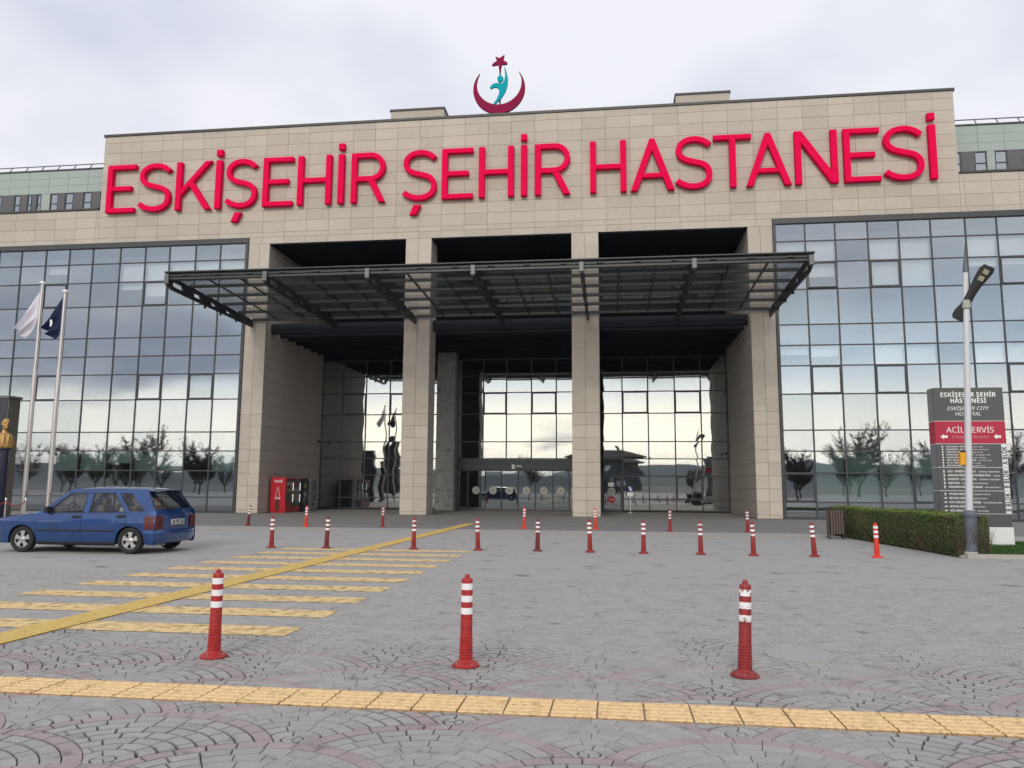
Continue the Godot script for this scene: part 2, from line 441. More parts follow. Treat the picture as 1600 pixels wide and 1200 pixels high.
func paver(b: MB, pc: PackedVector2Array, y: float, gap: float) -> void:
	var p := pc
	var area := 0.0
	var mid := Vector2.ZERO
	for i in p.size():
		area += p[i].cross(p[(i + 1) % p.size()]); mid += p[i] / p.size()
	if area > 0: p = p.duplicate(); p.reverse()     # counter-clockwise seen from above (x right, z down)
	var bev := clampf(gap * 1.9, 0.0012, 0.0075)
	var clean := b.col
	var top := PackedVector2Array()
	for q in p:
		var d := q - mid
		top.append(mid + d * maxf(0.5, 1.0 - bev / maxf(d.length(), 0.01)))
	var t := Geometry2D.triangulate_polygon(top)
	for i in range(0, t.size(), 3):
		var a := top[t[i]]; var c := top[t[i + 1]]; var d := top[t[i + 2]]
		if (c - a).cross(d - a) > 0:
			var s := c; c = d; d = s
		b.tri(Vector3(a.x, y, a.y), Vector3(c.x, y, c.y), Vector3(d.x, y, d.y), Vector3.UP, Vector3.UP, Vector3.UP)
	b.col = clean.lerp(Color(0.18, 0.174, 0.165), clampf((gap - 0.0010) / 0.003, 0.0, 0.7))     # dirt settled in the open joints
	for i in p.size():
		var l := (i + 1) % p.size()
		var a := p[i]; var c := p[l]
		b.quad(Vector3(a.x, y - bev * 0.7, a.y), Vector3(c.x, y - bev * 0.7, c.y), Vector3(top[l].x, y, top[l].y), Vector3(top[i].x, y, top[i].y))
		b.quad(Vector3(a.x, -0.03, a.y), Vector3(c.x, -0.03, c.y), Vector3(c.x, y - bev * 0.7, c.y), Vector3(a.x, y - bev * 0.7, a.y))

func tactile_mesh(w: float, l: float, along_x: bool) -> ArrayMesh:   # a ribbed guiding tile, ribs along its walking direction
	var b := MB.new()
	var hw := w / 2 - 0.0035; var hl := l / 2 - 0.0035
	var pts := func(x: float, y: float, z: float) -> Vector3: return Vector3(x, y, z)
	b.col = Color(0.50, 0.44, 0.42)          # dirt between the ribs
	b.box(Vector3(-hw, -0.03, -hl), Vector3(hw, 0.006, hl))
	b.col = Color(1, 1, 1)
	var n := 5
	var across := l if along_x else w
	for k in n:
		var o := (k - (n - 1) / 2.0) * across / n
		var r := across / n * 0.42
		var rows := []
		for s in 2:
			var line := PackedVector3Array()
			var e := (hw - 0.003 if along_x else hl - 0.003) * (1 if s else -1)
			for q in [Vector2(-r, 0.0058), Vector2(-r * 0.72, 0.0112), Vector2(r * 0.72, 0.0112), Vector2(r, 0.0058)]:
				line.append(pts.call(e, q.y, o + q.x) if along_x else pts.call(o + q.x, q.y, e))
			rows.append(line)
		for q in 3:
			if along_x: b.quad(rows[0][q], rows[0][q + 1], rows[1][q + 1], rows[1][q])
			else: b.quad(rows[1][q], rows[1][q + 1], rows[0][q + 1], rows[0][q])
		for s in 2:
			var e: PackedVector3Array = rows[s]
			b.quad(e[0], e[1], e[2], e[3])
	return b.mesh()

func markings() -> void:
	# strip of ribbed tiles across the foreground
	var strip := Node3D.new(); strip.name = "tactile_path"; add_child(strip); structure(strip)
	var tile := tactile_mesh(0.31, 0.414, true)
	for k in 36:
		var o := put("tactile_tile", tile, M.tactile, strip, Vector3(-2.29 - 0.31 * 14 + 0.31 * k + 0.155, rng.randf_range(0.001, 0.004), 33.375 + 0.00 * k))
		o.rotation = Vector3(rng.randf_range(-0.006, 0.006), rng.randf_range(-0.012, 0.012), rng.randf_range(-0.004, 0.004))
	# the guiding path over the crossing, straight to the doors
	var path := Node3D.new(); path.name = "tactile_path_to_door"; add_child(path); structure(path)
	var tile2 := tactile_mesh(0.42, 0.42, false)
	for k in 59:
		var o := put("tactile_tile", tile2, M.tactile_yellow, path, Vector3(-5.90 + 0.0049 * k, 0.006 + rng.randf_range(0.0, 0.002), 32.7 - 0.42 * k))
		o.rotation.y = -0.0115 + rng.randf_range(-0.006, 0.006)
	# crossing bars, each a coat of worn paint
	for k in 10:
		var z := 31.0 - 1.105 * k
		var b := MB.new()
		var xa := -8.12 + 0.040 * k
		var y := 0.0045
		for part in [[xa, -5.90 + 0.0117 * (32.7 - z) - 0.215], [-5.90 + 0.0117 * (32.7 - z) + 0.215, -3.27]]:
			b.quad(Vector3(part[0], y, z + 0.25), Vector3(part[1], y, z + 0.25), Vector3(part[1], y, z - 0.25), Vector3(part[0], y, z - 0.25))
		var o := put(numbered("crossing_bar"), b.mesh(), M.bar_paint)
		structure(o)
	var l := MB.new()
	l.quad(Vector3(-60, 0.0045, 14.05), Vector3(6.6, 0.0045, 14.05), Vector3(6.6, 0.0045, 13.95), Vector3(-60, 0.0045, 13.95))
	structure(put("painted_line", l.mesh(), M.tactile))
	# drain covers let into the paving
	for p in [[1.65, 31.35, 0.30, "oval grey cover set in the paving right of the rightmost near bollard"]]:
		var c := MB.new()
		c.lathe([Vector2(p[2], 0.0), Vector2(p[2], 0.010), Vector2(p[2] - 0.02, 0.013), Vector2(p[2] - 0.06, 0.010), Vector2(p[2] - 0.07, 0.012), Vector2(0.0, 0.012)], 32)
		tag(put("drain_cover", c.mesh(), M.plaza, self, Vector3(p[0], 0, p[1])), p[3], "drain cover")

# ---------------------------------------------------------------- the hospital
const LEFT_X := [-43.0, -41.5, -40.06, -38.6, -37.1, -35.6, -34.55, -33.15, -31.63, -30.19, -28.76, -27.1, -25.6, -24.16, -22.63, -21.19, -19.71]
const RIGHT_X := [8.15, 9.59, 11.02, 12.56, 14.0, 15.48, 17.07, 18.50, 19.98, 21.5, 22.95, 24.4, 25.9, 27.3]
const ROWS := [0.10, 0.82, 2.20, 3.24, 4.25, 6.00, 7.39, 8.40, 9.43, 11.20, 12.57, 13.65, 14.55]
const BAY_ROWS := [0.10, 0.74, 2.13, 3.16, 4.19, 5.90, 7.24, 8.30, 9.35]
const BAY_Z := -8.5
var panel_list := []

func panels(x0: float, x1: float, y0: float, y1: float, xs: Array, ys: Array) -> void:   # facade panels in the plane z = 0, cut at the joints xs, ys
	var xa := [x0]; var ya := [y0]
	for x in xs:
		if x > x0 + 0.08 and x < x1 - 0.08: xa.append(x)
	for y in ys:
		if y > y0 + 0.05 and y < y1 - 0.05: ya.append(y)
	xa.append(x1); ya.append(y1)
	for i in xa.size() - 1:
		for j in ya.size() - 1:
			panel_list.append([xa[i], ya[j], xa[i + 1], ya[j + 1]])

func pane_mesh(w: float, h: float, bow: float, wave: float) -> ArrayMesh:   # slightly bowed sheet of glass
	var n := 6
	var tx := rng.randf_range(-1, 1) * bow * 0.5; var ty := rng.randf_range(-1, 1) * bow * 0.5
	var kx := rng.randf_range(0.2, 1.0) * bow * (1 if rng.randf() < 0.75 else -1); var ky := rng.randf_range(0.2, 1.0) * bow
	var ph := rng.randf() * TAU
	var b := MB.new()
	var P := func(i: int, j: int) -> Vector3: return Vector3((float(i) / n - 0.5) * w, (float(j) / n - 0.5) * h, 0)
	var N := func(i: int, j: int) -> Vector3:
		var u := float(i) / n * 2 - 1; var v := float(j) / n * 2 - 1
		return Vector3(tx + kx * u + wave * sin(v * 2.6 + ph), ty + ky * v, 1).normalized()
	for i in n:
		for j in n:
			b.tri(P.call(i, j), P.call(i + 1, j), P.call(i + 1, j + 1), N.call(i, j), N.call(i + 1, j), N.call(i + 1, j + 1))
			b.tri(P.call(i, j), P.call(i + 1, j + 1), P.call(i, j + 1), N.call(i, j), N.call(i + 1, j + 1), N.call(i, j + 1))
	return b.mesh()

func curtain_wall(parent: Node3D, xs: Array, ys: Array, z: float, glass: Array, sashes: Array, bow: float, wave: float, skip := []) -> MeshInstance3D:
	var f := MB.new()
	var w := 0.080
	for i in xs.size():
		var t := w * (0.80 if i > 0 and i < xs.size() - 1 else 1.0)
		f.bevel_box(Vector3(xs[i] - t / 2 - 0.005, ys[0], z - 0.16), Vector3(xs[i] + t / 2 + 0.005, ys[-1], z + 0.035), 0.006)
	for j in ys.size():
		for i in xs.size() - 1:
			if [i, j] in skip and [i, j - 1] in skip: continue
			f.bevel_box(Vector3(xs[i] + w / 2, ys[j] - 0.031, z - 0.14), Vector3(xs[i + 1] - w / 2, ys[j] + 0.031, z + 0.030), 0.006)
	var frame := put("curtain_wall", f.mesh(), M.frame, parent)
	for i in xs.size() - 1:
		for j in ys.size() - 1:
			if [i, j] in skip: continue
			var c := Vector3((xs[i] + xs[i + 1]) / 2, (ys[j] + ys[j + 1]) / 2, z)
			var o := put("glass_pane", pane_mesh(xs[i + 1] - xs[i] - 0.03, ys[j + 1] - ys[j] - 0.03, bow, wave), glass[rng.randi() % glass.size()], frame, c)
			for s in sashes:
				if s[0] == i and s[1] == j:
					var hw: float = (xs[i + 1] - xs[i]) / 2 - 0.035; var hh: float = (ys[j + 1] - ys[j]) / 2 - 0.03
					var b := MB.new()
					var t := 0.055
					b.bevel_box(Vector3(-hw, -hh, -0.03), Vector3(hw, -hh + t, 0.05), 0.008); b.bevel_box(Vector3(-hw, hh - t, -0.03), Vector3(hw, hh, 0.05), 0.008)
					b.bevel_box(Vector3(-hw, -hh + t, -0.03), Vector3(-hw + t, hh - t, 0.049), 0.008); b.bevel_box(Vector3(hw - t, -hh + t, -0.03), Vector3(hw, hh - t, 0.049), 0.008)
					var sash := put("window_sash", b.mesh(), M.frame, frame, c + Vector3(0, 0, 0.012))
					if s.size() > 2:                        # pushed open at the bottom
						var turn := Basis(Vector3.RIGHT, -deg_to_rad(s[2]))
						var hinge := c + Vector3(0, hh, 0)
						for q in [sash, o]:
							q.transform = Transform3D(turn, hinge + turn * (q.position - hinge) + Vector3(0, 0, 0.02))
	return frame

func building() -> void:
	var hb := thing("hospital_building", "wide beige panelled hospital front with mirrored glass walls and three tall entrance bays", "building")
	# ---- structural core behind panels and glass
	var core := MB.new()
	core.box(Vector3(-28.55, 14.505, -14), Vector3(16.95, 21.10, -0.036))                       # main block above the openings
	core.box(Vector3(-60, 14.88, -14), Vector3(-28.57, 16.80, -0.036)); core.box(Vector3(16.97, 14.88, -14), Vector3(45, 16.80, -0.036))
	for p in [[-19.55, -18.396], [6.866, 8.03]]: core.box(Vector3(p[0], 0, -14), Vector3(p[1], 14.50, -0.036))
	for p in [[-10.77, -9.38], [-2.00, -0.62]]: core.box(Vector3(p[0] + 0.034, 0, -1.36), Vector3(p[1] - 0.034, 14.50, -0.036))
	put("wall", core.mesh(), M.cladding_gap, hb)
	# ---- facade panels
	var xs := []; var ys := []
	for k in range(-60, 60): xs.append(-1.442 + 1.241 * k)
	for k in range(-40, 40): ys.append(16.99 + 0.622 * k)
	panels(-28.55, 16.95, 14.85, 21.10, xs, ys)
	panels(-19.55, 8.03, 14.48, 14.85, xs, [])
	panels(-46, -28.55, 14.85, 16.78, xs, ys); panels(16.95, 32, 14.85, 16.78, xs, ys)
	for p in [[-19.55, -18.36], [-10.77, -9.38], [-2.00, -0.62], [6.83, 8.03]]:
		var jy := []
		for y in ys: jy.append(y)
		jy.append(5.42); jy.append(10.25)
		panels(p[0], p[1], 0.02, 14.48, [(p[0] + p[1]) / 2], jy)
	var order := panel_list.duplicate()
	var eye := Vector2(0.0, 1.5)
	order.sort_custom(func(p, q): return Vector2((p[0] + p[2]) / 2, (p[1] + p[3]) / 2).distance_squared_to(eye) * (1.0 if p[2] - p[0] > 1.0 else 3.0) < Vector2((q[0] + q[2]) / 2, (q[1] + q[3]) / 2).distance_squared_to(eye) * (1.0 if q[2] - q[0] > 1.0 else 3.0))
	var shared := {}
	var rest := [MB.new(), MB.new(), MB.new()]
	var count := 0
	for p in order:
		var g := 0.0055
		var w: float = p[2] - p[0] - g * 2; var h: float = p[3] - p[1] - g * 2
		if w < 0.02 or h < 0.02: continue
		var tone := rng.randi() % 3
		var dz := rng.randf_range(-0.002, 0.002)
		if count < 296 and w * h > 0.3:
			var key := "%.3f %.3f" % [w, h]
			if not shared.has(key):
				var b := MB.new(); b.bevel_box(Vector3(-w / 2, -h / 2, -0.034), Vector3(w / 2, h / 2, 0.0), 0.004); shared[key] = b.mesh()
			put("cladding_panel", shared[key], M["cladding%d" % tone], hb, Vector3((p[0] + p[2]) / 2, (p[1] + p[3]) / 2, dz))
			count += 1
		else:
			rest[tone].bevel_box(Vector3(p[0] + g, p[1] + g, -0.034 + dz), Vector3(p[2] - g, p[3] - g, dz), 0.004)
	for k in 3: put("cladding", rest[k].mesh(), M["cladding%d" % k], hb).set_meta("kind", "stuff")
	# ---- panels on the cheeks of the bays and piers
	var cheek := MB.new()
	for s in [[-18.36, 1.0, BAY_Z], [6.83, -1.0, BAY_Z], [-10.77, -1.0, -1.39], [-9.38, 1.0, -1.39], [-2.00, -1.0, -1.39], [-0.62, 1.0, -1.39]]:
		var cuts := [-0.005]
		if s[2] < -5: cuts += [-2.8, -5.6]
		cuts.append(s[2])
		var yy := [0.02]
		for y in ys:
			if y > 0.1 and y < 14.45: yy.append(y)
		yy.append(14.47)
		for i in cuts.size() - 1:
			for j in yy.size() - 1:
				var x0: float = s[0]; var x1: float = s[0] + 0.034 * -s[1]
				cheek.box(Vector3(minf(x0, x1), yy[j] + 0.008, cuts[i + 1] + 0.008), Vector3(maxf(x0, x1), yy[j + 1] - 0.008, cuts[i] - 0.036 * float(i == 0) - 0.008 * float(i > 0)))
	put("side_cladding", cheek.mesh(), M.cladding1, hb).set_meta("kind", "stuff")
	# ---- roof edge
	var cop := MB.new()
	cop.bevel_box(Vector3(-28.62, 21.10, -14), Vector3(17.02, 21.25, 0.05), 0.015)
	cop.bevel_box(Vector3(-60, 16.80, -0.9), Vector3(-28.63, 16.92, 0.05), 0.015); cop.bevel_box(Vector3(17.03, 16.80, -0.9), Vector3(45, 16.92, 0.05), 0.015)
	put("coping", cop.mesh(), M.coping, hb)
	# ---- boxes on the roof
	for r in [[-13.0, -9.75], [3.8, 6.8]]:
		var rb := MB.new(); rb.box(Vector3(r[0], 21.25, -9), Vector3(r[1], 23.75, -4))
		for y in [22.0, 22.75, 23.5]: pass
		var o := put("roof_housing", rb.mesh(), M.dark_cladding if false else M.cladding1, hb)
		var e := MB.new(); e.bevel_box(Vector3(r[0] - 0.06, 23.75, -9.05), Vector3(r[1] + 0.06, 23.87, -3.94), 0.01); put("coping", e.mesh(), M.coping, o)
	# ---- bay ceiling: dark panels up high and hanging beams over the doors
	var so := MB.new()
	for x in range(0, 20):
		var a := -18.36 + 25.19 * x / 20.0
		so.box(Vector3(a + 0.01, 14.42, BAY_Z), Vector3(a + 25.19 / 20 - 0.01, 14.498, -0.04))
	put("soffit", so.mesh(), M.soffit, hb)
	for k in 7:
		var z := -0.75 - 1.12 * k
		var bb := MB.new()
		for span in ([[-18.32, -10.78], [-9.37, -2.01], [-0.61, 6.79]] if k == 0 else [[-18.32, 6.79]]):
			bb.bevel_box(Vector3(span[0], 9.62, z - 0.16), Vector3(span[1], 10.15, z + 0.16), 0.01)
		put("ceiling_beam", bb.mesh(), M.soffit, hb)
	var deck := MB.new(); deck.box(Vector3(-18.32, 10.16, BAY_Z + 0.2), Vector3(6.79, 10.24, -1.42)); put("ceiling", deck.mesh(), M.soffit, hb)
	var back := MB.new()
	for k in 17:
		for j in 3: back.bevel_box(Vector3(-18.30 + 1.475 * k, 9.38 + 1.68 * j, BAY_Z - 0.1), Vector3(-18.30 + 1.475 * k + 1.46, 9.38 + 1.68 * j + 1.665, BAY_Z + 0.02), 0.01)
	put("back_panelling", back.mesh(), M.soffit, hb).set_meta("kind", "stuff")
	# ---- inner columns
	for p in [[-10.62, -9.50], [-1.86, -0.76]]:
		var ic := MB.new()
		for k in 8: ic.bevel_box(Vector3(p[0], 0.02 + k * 1.2, -8.3), Vector3(p[1], 1.21 + k * 1.2, -7.4), 0.01)
		put("inner_column", ic.mesh(), M.dark_cladding, hb)
	# ---- glass walls
	for q in [[-60.0, -19.55, -19.70, -19.555], [8.03, 32.0, 8.035, 8.145]]:
		var fr := MB.new()
		fr.bevel_box(Vector3(q[0], 14.55, -0.2), Vector3(q[1], 14.845, 0.07), 0.012)
		fr.bevel_box(Vector3(q[0], 0.0, -0.2), Vector3(q[1], 0.10, 0.05), 0.012)
		fr.bevel_box(Vector3(q[2], 0.10, -0.2), Vector3(q[3], 14.55, 0.068), 0.012)
		put("wall_frame", fr.mesh(), M.frame, hb)
	var lx := LEFT_X; var rx := RIGHT_X
	curtain_wall(hb, lx, ROWS, -0.03, [M.glass, M.glass_pale, M.glass_deep], [[12, 9], [8, 9], [12, 5], [14, 5], [8, 5], [5, 9], [5, 5]], 0.0032, 0.0008)
	curtain_wall(hb, rx, ROWS, -0.03, [M.glass, M.glass_pale, M.glass_deep], [[1, 9, 3.5], [3, 9], [7, 9], [1, 5], [3, 5], [7, 5], [0, 1], [4, 1], [9, 9], [9, 5]], 0.0032, 0.0008)
	var b1 := [-18.30, -17.0, -15.45, -13.9, -12.4, -10.85, -10.62]
	var b2 := [-9.50, -7.93, -6.48, -4.93, -3.40, -1.86]
	var b3 := [-0.76, 0.60, 2.14, 3.72, 5.26, 6.76]
	curtain_wall(hb, b1, BAY_ROWS, BAY_Z, [M.bay_glass], [[1, 5], [3, 5]], 0.0026, 0.0022)
	curtain_wall(hb, b2, BAY_ROWS, BAY_Z, [M.bay_glass], [[1, 5], [3, 5]], 0.0026, 0.0022, [[0, 0], [1, 0], [2, 0], [3, 0], [4, 0], [0, 1], [1, 1], [2, 1], [3, 1], [4, 1]])
	curtain_wall(hb, b3, BAY_ROWS, BAY_Z, [M.bay_glass], [[1, 5], [3, 5], [3, 1]], 0.0026, 0.0022, [[0, 0], [0, 1]])
	# ---- rooms behind the glass
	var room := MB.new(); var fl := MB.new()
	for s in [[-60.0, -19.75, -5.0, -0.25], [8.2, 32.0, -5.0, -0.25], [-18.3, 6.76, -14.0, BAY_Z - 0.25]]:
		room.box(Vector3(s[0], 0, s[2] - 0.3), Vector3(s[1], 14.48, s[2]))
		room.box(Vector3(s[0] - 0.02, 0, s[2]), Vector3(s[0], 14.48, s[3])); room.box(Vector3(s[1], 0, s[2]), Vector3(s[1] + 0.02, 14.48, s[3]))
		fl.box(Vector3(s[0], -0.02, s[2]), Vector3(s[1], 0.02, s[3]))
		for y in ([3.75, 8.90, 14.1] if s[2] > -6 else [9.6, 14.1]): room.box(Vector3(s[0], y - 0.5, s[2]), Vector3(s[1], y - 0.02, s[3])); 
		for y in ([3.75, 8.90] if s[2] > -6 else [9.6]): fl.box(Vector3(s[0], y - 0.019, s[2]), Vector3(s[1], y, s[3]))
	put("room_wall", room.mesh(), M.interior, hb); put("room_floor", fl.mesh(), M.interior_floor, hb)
	# ---- roller blinds and curtains behind single panes: [column, row, share of the pane covered, material]
	for b in [[11, 10, 1.0], [12, 10, 1.0], [13, 10, 0.9], [14, 10, 1.0], [15, 10, 1.0], [12, 9, 0.55], [11, 9, 0.25], [8, 10, 0.4], [14, 9, 0.3]]:
		blind(hb, lx, b, M.blind)
	for b in [[0, 10, 0.9], [1, 10, 1.0], [3, 10, 1.0], [4, 10, 1.0], [6, 10, 1.0], [7, 10, 1.0], [1, 9, 0.5], [3, 9, 0.85], [4, 9, 0.95], [6, 9, 0.25], [7, 9, 0.2], [0, 6, 0.4], [1, 6, 0.5], [3, 6, 1.0], [4, 6, 1.0], [6, 6, 0.9], [7, 6, 0.9]]:
		blind(hb, rx, b, M.blind)
	for b in [[1, 1, 1.0], [2, 1, 1.0], [3, 1, 0.9], [4, 1, 1.0], [1, 2, 1.0], [2, 2, 1.0], [3, 2, 1.0], [4, 2, 1.0], [5, 1, 1.0], [6, 2, 1.0], [7, 1, 1.0]]:
		blind(hb, rx, b, M.curtain)
	for b in [[9, 2, 1.0], [10, 2, 1.0], [12, 2, 1.0], [13, 2, 1.0], [15, 2, 1.0], [11, 2, 0.6]]:
		blind(hb, lx, b, M.curtain)
	# ---- setback storey of both wings, green panels with window groups
	for side in [[-46.0, -28.57], [16.97, 32.0]]:
		var z := -0.62
		var wall := MB.new()
		wall.box(Vector3(side[0], 16.80, -10), Vector3(side[1], 19.5, z - 0.09))
		var up := put("upper_storey", wall.mesh(), M.cladding_gap, hb)
		var gp := MB.new()
		var x: float = side[0]
		while x < side[1] - 0.05:
			var xe := minf(x + 1.24, side[1])
			for k in 3: gp.bevel_box(Vector3(x + 0.006, 18.16 + k * 0.45, z - 0.09), Vector3(xe - 0.006, 18.602 + k * 0.45, z), 0.004)
			x += 1.24
		var e := MB.new(); e.bevel_box(Vector3(side[0], 19.51, -10), Vector3(side[1], 19.60, z + 0.04), 0.01)
		put("green_cladding", gp.mesh(), M.green_panel, up)
		put("coping", e.mesh(), M.coping, up)
		# windows, grey infill panels, green posts
		var spots := []
		if side[0] < 0:
			for q in [[-29.04, 0.54, 0], [-29.58, 0.53, 1], [-30.12, 0.53, 0], [-30.72, 0.6, 1], [-31.26, 0.53, 0], [-31.7, 0.43, 1], [-32.2, 0.5, 0], [-32.76, 0.55, 2], [-33.05, 0.28, 0], [-33.36, 0.3, 1], [-33.66, 0.28, 0], [-34.1, 0.44, 1], [-34.5, 0.4, 0], [-35.3, 0.8, 1], [-35.8, 0.5, 0], [-36.4, 0.6, 1], [-36.9, 0.5, 0], [-37.5, 0.6, 2], [-38.1, 0.6, 0]]: spots.append([q[0] - 0.0, q[0] + q[1], q[2]])
		else:
			for q in [[17.0, 0.38, 0], [17.38, 0.63, 1], [18.01, 0.57, 0], [18.58, 0.38, 2], [18.96, 0.57, 0], [19.53, 0.72, 1], [20.25, 0.57, 0], [20.82, 0.63, 1], [21.45, 0.57, 0], [22.02, 0.38, 2], [22.4, 0.57, 0], [22.97, 0.63, 1], [23.6, 0.57, 0]]: spots.append([q[0], q[0] + q[1], q[2]])
		for s in spots:
			if s[2] == 0:
				var b := MB.new()
				var t := 0.045
				b.box(Vector3(s[0], 16.96, z - 0.09), Vector3(s[0] + t, 18.15, z - 0.012)); b.box(Vector3(s[1] - t, 16.96, z - 0.09), Vector3(s[1], 18.15, z - 0.012))
				for y in [16.96, 17.52, 18.105]: b.box(Vector3(s[0] + t, y, z - 0.09), Vector3(s[1] - t, y + t, z - 0.014))
				var wdw := put("window", b.mesh(), M.frame, up)
				put("glass_pane", pane_mesh(s[1] - s[0] - t, 1.15, 0.002, 0.0), M.glass, wdw, Vector3((s[0] + s[1]) / 2, 17.555, z - 0.05))
			else:
				var b := MB.new(); b.bevel_box(Vector3(s[0] + 0.006, 16.96, z - 0.09), Vector3(s[1] - 0.006, 18.15, z - 0.004), 0.004)
				put("infill_panel", b.mesh(), M.grey_panel if s[2] == 1 else M.green_panel, up)
		# roof railing
		var rl := MB.new()
		rl.tube([Vector3(side[0], 20.12, -1.25), Vector3(side[1], 20.12, -1.25)], [0.03, 0.03], 6)
		rl.tube([Vector3(side[0], 20.05, -2.0), Vector3(side[1], 20.05, -2.0)], [0.02, 0.02], 6)
		var k: float = side[0] + 0.4
		while k < side[1]:
			rl.tube([Vector3(k, 19.58, -0.9), Vector3(k, 20.12, -1.25)], [0.028, 0.028], 6); k += 1.03
		put("railing", rl.mesh(), M.steel_light, up)

func blind(parent: Node3D, xs: Array, b: Array, material: Material) -> void:
	var y1: float = ROWS[b[1] + 1] - 0.03; var y0: float = y1 - (ROWS[b[1] + 1] - ROWS[b[1]] - 0.06) * float(b[2])
	var m := MB.new()
	m.box(Vector3(xs[b[0]] + 0.05, y0, -0.272), Vector3(xs[b[0] + 1] - 0.05, y1, -0.262))
	m.box(Vector3(xs[b[0]] + 0.05, y0 - 0.03, -0.28), Vector3(xs[b[0] + 1] - 0.05, y0, -0.255))
	put("window_blind", m.mesh(), material, parent)

# ---------------------------------------------------------------- glass canopy
const ARM_X := [-19.15, -14.67, -10.15, -5.64, -1.18, 3.30, 7.78]
func top_y(z: float) -> float: return 10.22 + 0.032 * z

